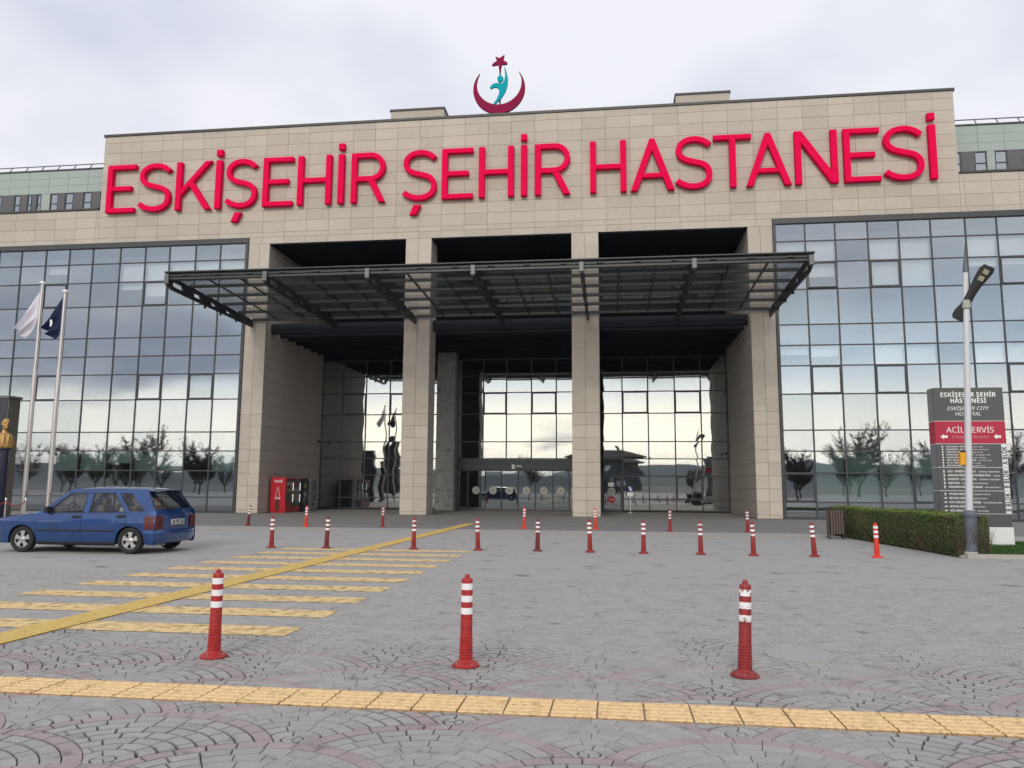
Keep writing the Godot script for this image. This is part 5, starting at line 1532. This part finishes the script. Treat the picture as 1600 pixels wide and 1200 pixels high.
	for i in 15:
		var x := lerpf(1.78, 3.66, i / 14.0)
		var line := PackedVector3Array()
		for j in 15:
			var z := lerpf(1, -1, j / 14.0)
			var y := 1.425 - 0.05 * pow(clampf((2.35 - x) / 0.6, 0, 1), 2.0) - 0.035 * pow(clampf((x - 2.6) / 1.06, 0, 1), 1.6)
			line.append(Vector3(x + 0.02 * z * z * (1 if i == 0 else 0), y - 0.055 * pow(absf(z), 3.0), z * 0.612))
		rows.append(line)
	rows.reverse(); b.grid(rows); put("roof", b.mesh(), M.paint, t)
	var hatch := Node3D.new(); hatch.name = "tailgate"; t.add_child(hatch, true)
	b = MB.new(); rows = []
	for i in 9:   # lower metal
		var y := lerpf(0.50, 0.945, i / 8.0)
		var line := PackedVector3Array()
		for j in 15:
			var z := lerpf(1, -1, j / 14.0)
			line.append(Vector3(3.925 - 0.05 * pow(absf(z), 3.0) - 0.05 * smoothstep(0.80, 0.95, y), y, z * 0.775))
		rows.append(line)
	b.grid(rows); put("tailgate_skin", b.mesh(), M.paint, hatch)
	b = MB.new(); rows = []
	for i in 7:
		var u := i / 6.0
		var line := PackedVector3Array()
		for j in 13:
			var z := lerpf(1, -1, j / 12.0)
			line.append(Vector3(lerpf(3.87, 3.635, u) - 0.05 * pow(absf(z), 3.0), lerpf(0.95, 1.335, u), z * lerpf(0.76, 0.60, u)))
		rows.append(line)
	b.grid(rows); put("rear_window", b.mesh(), M.car_glass, hatch)
	b = MB.new(); rows = []
	for j in 15:
		var z := lerpf(1, -1, j / 14.0)
		var zz := z * 0.60; var dx := -0.04 * z * z
		rows.append(PackedVector3Array([Vector3(3.60 + dx, 1.335 - 0.03 * z * z, zz), Vector3(3.60 + dx, 1.392 - 0.05 * absf(z * z * z), zz), Vector3(3.80 + dx, 1.372 - 0.04 * z * z, zz * 1.01), Vector3(3.80 + dx, 1.345 - 0.04 * z * z, zz * 1.01)]))
	rows.reverse()
	b.grid(rows, true); put("spoiler", b.mesh(), M.paint, hatch)
	b = MB.new(); b.bevel_box(Vector3(-0.26, -0.058, 0), Vector3(0.26, 0.058, 0.012), 0.004)
	var pl := put("number_plate", b.mesh(), M.plate, hatch, Vector3(3.93, 0.66, -0.02)); pl.rotation.y = PI / 2
	text(pl, "lettering", "26 YR 225", 0.085, Vector3(0, 0, 0.014), M.black, 1, true, 0, 0.46)
	b = MB.new(); b.bevel_box(Vector3(-0.27, 0.935, 0), Vector3(0.10, 0.955, 0.03), 0.004); var wp := put("wiper", b.mesh(), M.trim, hatch, Vector3(3.872, 0, 0.1)); wp.rotation.y = PI / 2
	b = MB.new(); b.tube([Vector3(3.5, 0.20, 0.45), Vector3(3.93, 0.19, 0.45)], [0.025, 0.025], 10); put("exhaust", b.mesh(), M.brushed_steel, t)
	# cabin
	for s in [-1, 1]:
		b = MB.new(); b.bevel_box(Vector3(1.95, 0.45, -0.22), Vector3(2.45, 0.62, 0.22), 0.05); b.bevel_box(Vector3(2.32, 0.60, -0.21), Vector3(2.48, 1.02, 0.21), 0.05); b.bevel_box(Vector3(2.38, 1.03, -0.12), Vector3(2.47, 1.18, 0.12), 0.04)
		put("seat", b.mesh(), M.upholstery, t, Vector3(0, 0, 0.36 * s))
	b = MB.new(); b.bevel_box(Vector3(2.75, 0.45, -0.60), Vector3(3.2, 0.62, 0.60), 0.05); b.bevel_box(Vector3(3.12, 0.60, -0.60), Vector3(3.28, 1.00, 0.60), 0.05); put("rear_bench", b.mesh(), M.upholstery, t)
	b = MB.new(); b.lathe([Vector2(0.0, 0.82), Vector2(0.14, 0.83), Vector2(0.17, 0.90), Vector2(0.13, 0.99), Vector2(0.0, 1.0)], 14, Vector3(2.98, 0, 0.42)); put("white_cushion", b.mesh(), M.cloth_white, t)
	b = MB.new(); b.bevel_box(Vector3(1.20, 0.50, -0.70), Vector3(1.52, 0.90, 0.70), 0.05); put("dashboard", b.mesh(), M.upholstery, t)
	b = MB.new(); var ring := []; var rr := []
	for k in 25:
		var a := TAU * k / 24
		ring.append(Vector3(1.68 - sin(a) * 0.07, 0.90 + sin(a) * 0.16, 0.36 + cos(a) * 0.18)); rr.append(0.014)
	b.tube(ring, rr, 6); put("steering_wheel", b.mesh(), M.trim, t)
	# wheels
	for q in [[0.80, 1], [3.34, 1], [0.80, -1], [3.34, -1]]:
		var w := Node3D.new(); w.name = "wheel"; t.add_child(w, true)
		w.position = Vector3(q[0], 0.283, 0.745 * q[1]); w.rotation = Vector3(0, 0 if q[1] > 0 else PI, 0)
		var ty := MB.new()
		var flip := Transform3D(Basis(Vector3.RIGHT, PI / 2), Vector3.ZERO)
		ty.lathe([Vector2(0.185, -0.08), Vector2(0.235, -0.088), Vector2(0.268, -0.080), Vector2(0.282, -0.055), Vector2(0.285, 0.0), Vector2(0.282, 0.055), Vector2(0.268, 0.080), Vector2(0.235, 0.088), Vector2(0.19, 0.080), Vector2(0.182, 0.05)], 40)
		put("tyre", ty.mesh(), M.rubber, w).transform = flip
		var rim := MB.new()
		rim.lathe([Vector2(0.182, -0.07), Vector2(0.172, -0.06), Vector2(0.172, 0.045), Vector2(0.183, 0.055), Vector2(0.190, 0.072)], 40)
		var ro := put("rim", rim.mesh(), M.rim, w); ro.transform = flip
		var bd := MB.new(); bd.lathe([Vector2(0.171, 0.0), Vector2(0.0, 0.005)], 32); put("brake_disc", bd.mesh(), M.trim, w).transform = flip
		var sp := MB.new()
		for k in 5:
			var a := TAU * k / 5 + 0.3
			var u := Vector2(cos(a), sin(a)); var n := Vector2(-u.y, u.x)
			sp.extrude(PackedVector2Array([u * 0.035 - n * 0.040, u * 0.10 - n * 0.036, u * 0.174 - n * 0.060, u * 0.178, u * 0.174 + n * 0.060, u * 0.10 + n * 0.036, u * 0.035 + n * 0.040]), Transform3D.IDENTITY, 0.030, 0.058)
		put("spokes", sp.mesh(), M.rim, w)
		var hub := MB.new(); hub.lathe([Vector2(0.058, 0.03), Vector2(0.055, 0.060), Vector2(0.03, 0.068), Vector2(0.0, 0.070)], 20)
		for k in 4: 
			var a := TAU * k / 4
			hub.lathe([Vector2(0.012, 0.058), Vector2(0.010, 0.072), Vector2(0.0, 0.073)], 8, Vector3(cos(a) * 0.045, 0, sin(a) * 0.045))
		put("hub", hub.mesh(), M.rim, w).transform = flip

# ---------------------------------------------------------------- vending machines against the left cheek of the bay
func vending() -> void:
	# red machine, its side panel towards us, glass front to the right
	var t := thing("vending_machine", "red cola vending machine with bottle picture on its side, by the left pier", "vending machine", Vector3(-18.22, 0.006, -1.15), "vending machines in the left bay")
	var b := MB.new(); b.bevel_box(Vector3(0, 0.08, -1.95), Vector3(0.86, 1.88, 0), 0.01); b.box(Vector3(0.03, 0.0, -1.92), Vector3(0.83, 0.08, -0.03)); put("cabinet", b.mesh(), M.vend_red, t)
	text(t, "lettering", "Coca-Cola", 0.15, Vector3(0.44, 1.68, 0.002), M.white_print, 1, true, 0.25, 0.46, "Droid Serif")
	b = MB.new()
	var outline := []
	for q in [[0.035, 1.36], [0.045, 1.20], [0.10, 0.95], [0.125, 0.80], [0.10, 0.62], [0.115, 0.45], [0.13, 0.30], [0.11, 0.12]]: outline.append(Vector2(q[0], q[1]))
	var poly := PackedVector2Array()
	for q in outline: poly.append(Vector2(0.43 - q.x, q.y))
	outline.reverse()
	for q in outline: poly.append(Vector2(0.43 + q.x, q.y))
	var low := Geometry2D.intersect_polygons(poly, PackedVector2Array([Vector2(0, 0.11), Vector2(1, 0.11), Vector2(1, 0.72), Vector2(0, 0.72)]))
	for q in low: b.extrude(q, Transform3D.IDENTITY, 0.0, 0.003)
	put("bottle_print", b.mesh(), M.tail_dark, t)
	b = MB.new()
	for s in [-1, 1]:
		b.extrude(stroke([Vector2(0.43 + 0.035 * s, 1.36), Vector2(0.43 + 0.045 * s, 1.20), Vector2(0.43 + 0.10 * s, 0.95), Vector2(0.43 + 0.122 * s, 0.82)], 0.014), Transform3D.IDENTITY, 0.0, 0.003)
	put("bottle_outline", b.mesh(), M.white_print, t)
	text(t, "lettering", "Coca", 0.13, Vector3(0.43, 0.78, 0.003), M.white_print, 1, true, 0.25, 0.30, "Droid Serif")
	for k in 2:   # two glazed doors facing +x
		var z0 := -0.06 - k * 0.95; var z1 := z0 - 0.88
		b = MB.new(); b.box(Vector3(0.862, 0.32, z1), Vector3(0.90, 1.80, z0)); var d := put("glass_door", b.mesh(), M.vend_glass, t)
		b = MB.new(); b.bevel_box(Vector3(0.861, 0.12, z1), Vector3(0.905, 0.30, z0), 0.006); put("flap", b.mesh(), M.vend_red, t)
		for s in 4:
			b = MB.new()
			for j in 6: b.lathe([Vector2(0.03, 0.0), Vector2(0.03, 0.14), Vector2(0.012, 0.19), Vector2(0.012, 0.23), Vector2(0.0, 0.23)], 8, Vector3(0.88, 0.42 + 0.34 * s, z0 - 0.10 - 0.115 * j))
			put("bottle_row", b.mesh(), M["goods%d" % ((s + k) % 4)], d)
		for s in 2:
			b = MB.new(); b.box(Vector3(0.902, 0.55 + 0.62 * s, z1 + 0.05), Vector3(0.915, 0.98 + 0.62 * s, z1 + 0.075)); put("light_tube", b.mesh(), M.tube_lit, d)
	var u := thing("vending_machine", "black narrow vending machine between the red one and the pale one", "vending machine", Vector3(-18.22, 0.006, -3.2), "vending machines in the left bay")
	b = MB.new(); b.bevel_box(Vector3(0, 0.0, -0.95), Vector3(0.92, 1.85, 0), 0.01); put("cabinet", b.mesh(), M.black, u)
	b = MB.new(); b.box(Vector3(0.921, 0.5, -0.88), Vector3(0.93, 1.75, -0.2)); put("glass_door", b.mesh(), M.vend_glass, u)
	for k in 3:
		b = MB.new(); b.lathe([Vector2(0.0, -0.02), Vector2(0.16, -0.02), Vector2(0.16, 0.0), Vector2(0.0, 0.002)], 20)
		var o := put("picture_print", b.mesh(), [M.goods1, M.goods3, M.goods2][k], u, Vector3(0.935, 0.45 + 0.5 * k, -0.5)); o.rotation.z = -PI / 2
	u = thing("vending_machine", "pale grey vending machine next to the bay's glass wall", "vending machine", Vector3(-18.22, 0.006, -4.35), "vending machines in the left bay")
	b = MB.new(); b.bevel_box(Vector3(0, 0.0, -1.0), Vector3(0.95, 1.83, 0), 0.01); put("cabinet", b.mesh(), M.vend_grey, u)
	b = MB.new(); b.box(Vector3(0.951, 0.55, -0.90), Vector3(0.96, 1.72, -0.35)); put("glass_door", b.mesh(), M.vend_glass, u)
	b = MB.new(); b.box(Vector3(0.951, 0.30, -0.60), Vector3(0.962, 0.48, -0.30)); put("slot", b.mesh(), M.black, u)

# ---------------------------------------------------------------- doors and small things at the entrance
func disc_on(parent: Node, called: String, at: Vector3, r: float, material: Material) -> MeshInstance3D:
	var b := MB.new(); b.lathe([Vector2(r, 0.0), Vector2(r, 0.004), Vector2(0, 0.004)], 24)
	var o := put(called, b.mesh(), material, parent, at); o.rotation.x = PI / 2
	return o

func entrance_details() -> void:
	var t := thing("sliding_entrance", "dark framed row of sliding glass doors marked B Blok in the middle bay", "door", Vector3(0, 0.004, BAY_Z + 0.06))
	var b := MB.new()
	b.bevel_box(Vector3(-9.48, 2.46, -0.1), Vector3(-1.88, 2.82, 0.10), 0.01)
	b.bevel_box(Vector3(-9.48, 2.82, -0.1), Vector3(-1.88, 3.12, 0.0), 0.01)
	var head := put("door_head", b.mesh(), M.frame, t)
	text(head, "lettering", "B", 0.27, Vector3(-6.02, 2.66, 0.104), M.white_print, 1, true)
	text(head, "lettering", "Blok", 0.13, Vector3(-5.66, 2.70, 0.104), M.white_print, 1, false)
	var xs := [-9.48, -8.83, -7.75, -6.75, -5.72, -4.66, -3.60, -2.62, -1.90]
	for i in xs.size() - 1:
		b = MB.new()
		var w := 0.035
		b.bevel_box(Vector3(xs[i] + 0.004, 0.0, -0.03), Vector3(xs[i] + w, 2.455, 0.03), 0.006); b.bevel_box(Vector3(xs[i + 1] - w, 0.0, -0.03), Vector3(xs[i + 1] - 0.004, 2.455, 0.03), 0.006)
		b.box(Vector3(xs[i] + w, 0.0, -0.028), Vector3(xs[i + 1] - w, 0.09, 0.028)); b.box(Vector3(xs[i] + w, 2.40, -0.028), Vector3(xs[i + 1] - w, 2.455, 0.028))
		var d := put("door_leaf", b.mesh(), M.frame, t)
		put("glass_pane", pane_mesh(xs[i + 1] - xs[i] - 0.07, 2.30, 0.004, 0.003), M.door_glass, d, Vector3((xs[i] + xs[i + 1]) / 2, 1.245, 0.0))
		if i > 0 and i < 8:
			disc_on(d, "round_sticker", Vector3((xs[i] + xs[i + 1]) / 2 - 0.03, 1.22, 0.012), 0.235, M.sticker)
			b = MB.new(); b.extrude(PackedVector2Array([Vector2(-0.11, 0.05), Vector2(0, 0.0), Vector2(0.11, 0.05), Vector2(0.03, -0.03), Vector2(0, -0.10), Vector2(-0.03, -0.03)]), Transform3D.IDENTITY, 0, 0.003); put("sticker_mark", b.mesh(), M.totem_grey, d, Vector3((xs[i] + xs[i + 1]) / 2 - 0.03, 1.22, 0.018))
	# hinged door at the left of the right bay
	var h := thing("side_door", "dark glass door with round stickers and a red stop disc left in the right bay", "door", Vector3(0, 0.004, BAY_Z + 0.03))
	b = MB.new()
	b.bevel_box(Vector3(-0.74, 0.0, -0.05), Vector3(-0.60, 2.12, 0.06), 0.01); b.bevel_box(Vector3(0.44, 0.0, -0.05), Vector3(0.58, 2.12, 0.06), 0.01); b.bevel_box(Vector3(-0.60, 1.98, -0.05), Vector3(0.44, 2.12, 0.058), 0.01); b.bevel_box(Vector3(-0.60, 0.0, -0.05), Vector3(0.44, 0.14, 0.058), 0.01)
	var df := put("door_frame", b.mesh(), M.frame, h)
	put("glass_pane", pane_mesh(1.06, 1.86, 0.004, 0.002), M.door_glass, h, Vector3(-0.08, 1.06, 0.0))
	b = MB.new(); b.tube([Vector3(0.34, 0.95, 0.08), Vector3(0.34, 1.30, 0.08)], [0.014, 0.014], 8); put("door_handle", b.mesh(), M.chrome, df)
	disc_on(h, "round_sticker", Vector3(-0.10, 1.22, 0.012), 0.235, M.sticker)
	b = MB.new(); b.extrude(PackedVector2Array([Vector2(-0.12, 0.05), Vector2(0, 0.02), Vector2(0.12, 0.05), Vector2(0.03, -0.02), Vector2(0, -0.12), Vector2(-0.03, -0.02)]), Transform3D.IDENTITY, 0, 0.003); put("sticker_mark", b.mesh(), M.totem_grey, h, Vector3(-0.10, 1.22, 0.018))
	disc_on(h, "stop_disc", Vector3(-0.09, 0.72, 0.012), 0.215, M.sticker_red)
	b = MB.new(); b.box(Vector3(-0.24, 0.68, 0.017), Vector3(0.06, 0.76, 0.019)); put("stop_bar", b.mesh(), M.faded_print, h)
	b = MB.new(); b.box(Vector3(-0.30, 1.50, 0.01), Vector3(0.06, 1.74, 0.014)); put("paper_notice", b.mesh(), M.white_print, h)
	b = MB.new(); b.box(Vector3(-0.21, 1.83, 0.01), Vector3(0.0, 1.99, 0.014)); put("paper_notice", b.mesh(), M.curtain, h)
	# little standing sign
	var s := thing("standing_sign", "small white and blue sign on a thin pole before the right bay's glass", "sign", Vector3(0.96, 0.006, -6.4))
	b = MB.new(); b.lathe([Vector2(0.13, 0.0), Vector2(0.12, 0.02), Vector2(0.016, 0.03), Vector2(0.014, 1.0)], 14); put("pole", b.mesh(), M.white, s)
	b = MB.new(); b.bevel_box(Vector3(-0.17, 0.95, -0.01), Vector3(0.17, 1.17, 0.012), 0.004); put("panel", b.mesh(), M.white, s)
	b = MB.new(); b.bevel_box(Vector3(-0.14, 1.18, -0.01), Vector3(0.13, 1.52, 0.010), 0.004); var bp := put("panel", b.mesh(), M.sticker_blue, s)
	b = MB.new(); b.extrude(PackedVector2Array([Vector2(-0.10, 1.48), Vector2(0.02, 1.48), Vector2(0.10, 1.30), Vector2(0.02, 1.22), Vector2(-0.02, 1.34)]), Transform3D.IDENTITY, 0.010, 0.013); put("panel_mark", b.mesh(), M.white, bp)
	# security cameras
	for p in [[-18.30, 4.2, -7.6, "small dark dome camera on the left cheek of the left bay", 1.0], [6.74, 3.5, -7.6, "small dark dome camera on the right cheek of the right bay", -1.0]]:
		var c := thing("security_camera", p[3], "camera", Vector3(p[0], p[1], p[2]), "security cameras in the bays")
		b = MB.new(); b.box(Vector3(minf(0.0, 0.18 * p[4]), -0.02, -0.02), Vector3(maxf(0.0, 0.18 * p[4]), 0.02, 0.02)); put("bracket", b.mesh(), M.steel, c)
		b = MB.new(); b.lathe([Vector2(0.0, -0.13), Vector2(0.05, -0.11), Vector2(0.07, -0.05), Vector2(0.07, 0.03), Vector2(0.0, 0.04)], 12, Vector3(0.2 * p[4], 0, 0)); put("housing", b.mesh(), M.black, c)

# ---------------------------------------------------------------- what the glass mirrors: trees, a house and hills behind the camera
func tree_parts(sd: int, height: float, spread: float, leaves: int, tint: Color) -> Array:   # vase-shaped street tree: limbs, upright shoots, leaves along the shoots
	var g := RandomNumberGenerator.new(); g.seed = sd
	var wood := MB.new(); var spots := PackedVector3Array()
	var th := height * g.randf_range(0.17, 0.22)
	wood.tube([Vector3.ZERO, Vector3(0.05, th * 0.5, 0.03), Vector3(0.02, th, 0.0)], [height * 0.019, height * 0.015, height * 0.014], 8)
	for k in 9:
		var a := TAU * (k + g.randf_range(-0.3, 0.3)) / 9
		var out := spread * height * g.randf_range(0.10, 0.36)
		var up := height * g.randf_range(0.30, 0.66)
		var path := []; var rad := []
		for i in 7:
			var u := i / 6.0
			path.append(Vector3(cos(a) * out * pow(u, 0.85), th * 0.9 + up * u, sin(a) * out * pow(u, 0.85)) + Vector3(g.randf_range(-1, 1), 0, g.randf_range(-1, 1)) * 0.12 * u)
			rad.append(height * 0.0085 * (1.0 - 0.8 * u))
		wood.tube(path, rad, 5)
		for i in range(2, 7):
			for q in 6:
				var d := Vector3(cos(a) * 0.5 + g.randf_range(-0.9, 0.9), g.randf_range(0.35, 1.2), sin(a) * 0.5 + g.randf_range(-0.9, 0.9)).normalized()
				var l := height * g.randf_range(0.06, 0.19)
				var p: Vector3 = path[i]
				var m := p + d * l * 0.5 + Vector3(g.randf_range(-1, 1), 0, g.randf_range(-1, 1)) * 0.10
				var e := p + d * l + Vector3(0, 0.06 * height * g.randf(), 0)
				wood.tube([p, m, e], [height * 0.0024, height * 0.0016, height * 0.0006], 3)
				for n in 6: spots.append(p.lerp(m, n / 6.0)); spots.append(m.lerp(e, n / 6.0))
	var leaf := MB.new()
	var keep := rng
	rng = g
	for k in leaves:
		var p: Vector3 = spots[g.randi() % spots.size()] + Vector3(g.randfn(0, 1), g.randfn(0, 1), g.randfn(0, 1)) * 0.09
		var s := g.randf_range(0.6, 1.35)
		leaf.col = Color(tint.r * s, tint.g * s, tint.b * s)
		leaf_quad(leaf, p, Vector3(g.randf_range(-1, 1), g.randf_range(-0.3, 1), g.randf_range(-1, 1)).normalized(), g.randf_range(0.10, 0.20))
	rng = keep
	return [wood.mesh(), leaf.mesh()]

func behind_camera() -> void:
	var green := Color(0.045, 0.058, 0.03)
	var kinds := [tree_parts(101, 9.8, 0.85, 17000, green), tree_parts(102, 8.2, 1.0, 13000, Color(0.05, 0.055, 0.03)), tree_parts(103, 8.0, 1.0, 3200, Color(0.06, 0.055, 0.035)), tree_parts(104, 8.4, 0.95, 5500, Color(0.12, 0.055, 0.035))]
	# x, z, kind, scale, turn, label
	var spots := [
		[-89.5, 71.0, 2, 1.05, 0.3, "thin half bare tree mirrored beside the monument"], [-85.0, 75.0, 1, 0.95, 1.2, "round tree mirrored behind the flagpoles"], [-78.8, 73.0, 0, 0.85, 2.2, "dense upright tree mirrored right of the flagpoles"],
		[-77.5, 78.0, 2, 0.9, 0.6, "sparse tree mirrored above the car roof"], [-72.9, 73.0, 0, 1.12, 4.0, "tallest dense tree mirrored in the left glass wall"], [-71.0, 77.0, 2, 0.95, 5.0, "slender half bare tree mirrored left of the left pier's tree"], [-62.0, 73.0, 0, 0.93, 1.0, "dense tree mirrored nearest the left pier"], [-61.2, 79.0, 2, 0.9, 2.0, "sparse tree mirrored at the edge of the left pier"],
		[-16.0, 96.0, 1, 0.85, 2.6, "bushy tree mirrored in the sliding doors"], [14.1, 84.0, 1, 0.62, 0.5, "low bushy tree mirrored in the right bay"], [22.6, 62.0, 1, 0.8, 3.3, "dark bushy tree mirrored next to the right pier"],
		[31.0, 66.0, 0, 1.1, 3.7, "tall upright tree mirrored in the right glass wall above the hedge"], [37.1, 74.0, 2, 0.95, 4.4, "half bare tree mirrored in the right glass wall"], [42.0, 70.0, 1, 1.0, 5.1, "leafy tree mirrored beside the directory board"], [48.0, 64.0, 3, 1.15, 0.9, "reddish tree mirrored right of the directory board"], [54.8, 68.0, 3, 1.0, 1.9, "reddish tree mirrored at the right picture edge"],
		[-93.0, 86.0, 1, 1.0, 2.9, "far bushy tree mirrored left of the thin half bare tree"], [-99.5, 92.0, 2, 1.1, 1.7, "far sparse tree mirrored at the left picture edge"], [-87.5, 90.0, 2, 1.1, 4.9, "far sparse tree mirrored between the flagpoles and the tallest tree"], [-82.0, 88.0, 2, 1.0, 3.1, "far sparse tree mirrored over the car's rear window"], [-72.5, 90.0, 1, 0.9, 0.2, "far bushy tree mirrored between the tallest tree and the pier"],
		[36.0, 88.0, 1, 0.9, 0.8, "far bushy tree mirrored behind the tall upright one"], [45.0, 84.0, 2, 1.0, 2.8, "far sparse tree mirrored behind the directory board"], [27.5, 82.0, 2, 0.95, 1.3, "far sparse tree mirrored right of the right pier"]]
	for s in spots:
		var t := thing("tree", s[5], "tree", Vector3(s[0], 0, s[1]), "trees mirrored in the glass")
		t.rotation.y = s[4]; t.scale = Vector3.ONE * s[3]
		put("trunk", kinds[s[2]][0], M.bark, t); put("crown", kinds[s[2]][1], M.leaf, t)
	# columnar conifer
	var b := MB.new()
	for k in 5200:
		var y := 0.3 + rng.randf() * 6.2
		var r := 1.45 * pow(clampf(1.0 - y / 6.9, 0, 1), 0.55) * smoothstep(0.0, 0.9, y) * sqrt(rng.randf_range(0.45, 1.0))
		var a := rng.randf() * TAU
		var s := rng.randf_range(0.6, 1.3)
		b.col = Color(0.018 * s, 0.030 * s, 0.018 * s)
		leaf_quad(b, Vector3(cos(a) * r, y, sin(a) * r), Vector3(cos(a), rng.randf_range(0.0, 1.0), sin(a)).normalized(), rng.randf_range(0.16, 0.30))
	var ct := thing("conifer_tree", "dark columnar conifer mirrored in the left bay's glass", "tree", Vector3(-30.5, 0, 50.0), "trees mirrored in the glass")
	ct.scale = Vector3.ONE * 1.25
	put("crown", b.mesh(), M.leaf, ct)
	b = MB.new(); b.tube([Vector3(0, 0, 0), Vector3(0, 3.0, 0), Vector3(0, 6.0, 0)], [0.14, 0.09, 0.02], 7); put("trunk", b.mesh(), M.bark, ct)
	# house with a hipped roof
	var h := thing("distant_house", "dark house with hipped roof mirrored in the right bay's glass", "building", Vector3(-2.0, 0, 150.0))
	b = MB.new(); b.box(Vector3(-9, 0, 0), Vector3(9.4, 8.4, 12)); put("wall", b.mesh(), M.far_wall, h)
	b = MB.new()
	var e := [Vector3(-10.2, 8.4, -1.2), Vector3(10.6, 8.4, -1.2), Vector3(10.6, 8.4, 13.2), Vector3(-10.2, 8.4, 13.2)]
	var r0 := Vector3(-4, 11.0, 6); var r1 := Vector3(4.4, 11.0, 6)
	b.quad(e[1], e[0], r0, r1); b.quad(e[3], e[2], r1, r0); b.tri(e[2], e[1], r1, Vector3.RIGHT, Vector3.RIGHT, Vector3.RIGHT); b.tri(e[0], e[3], r0, Vector3.LEFT, Vector3.LEFT, Vector3.LEFT); b.quad(e[0], e[1], e[2], e[3])
	var rf := put("roof", b.mesh(), M.far_roof, h)
	b = MB.new(); b.box(Vector3(3.0, 10.6, 5.5), Vector3(3.9, 12.3, 6.4)); put("chimney", b.mesh(), M.far_wall, rf)
	for k in 5:
		for j in 2:
			b = MB.new(); b.box(Vector3(-7.8 + 3.6 * k, 1.6 + 3.6 * j, -0.05), Vector3(-6.4 + 3.6 * k, 3.2 + 3.6 * j, -0.002)); put("window", b.mesh(), M.frame if (k + j) % 3 else M.white, h)
	# hills round the plain
	b = MB.new()
	var rows := []
	var hn := FastNoiseLite.new(); hn.seed = 23; hn.frequency = 0.0011; hn.fractal_octaves = 5
	for i in 9:
		var line := PackedVector3Array()
		for j in 121:
			var a := lerpf(-0.25, PI + 0.25, j / 120.0)
			var dist := 2300.0 + i * 190.0
			var p := Vector3(cos(a) * dist, 0, sin(a) * dist)
			var up := sin(clampf(i / 8.0, 0, 1) * PI * 0.5)
			p.y = -4.0 + up * (48.0 + 70.0 * (hn.get_noise_2d(p.x, p.z) + 0.4) + 14.0 * hn.get_noise_2d(p.x * 5, p.z * 5))
			line.append(p)
		rows.append(line)
	b.grid(rows)
	structure(put("hills", b.mesh(), M.hill))
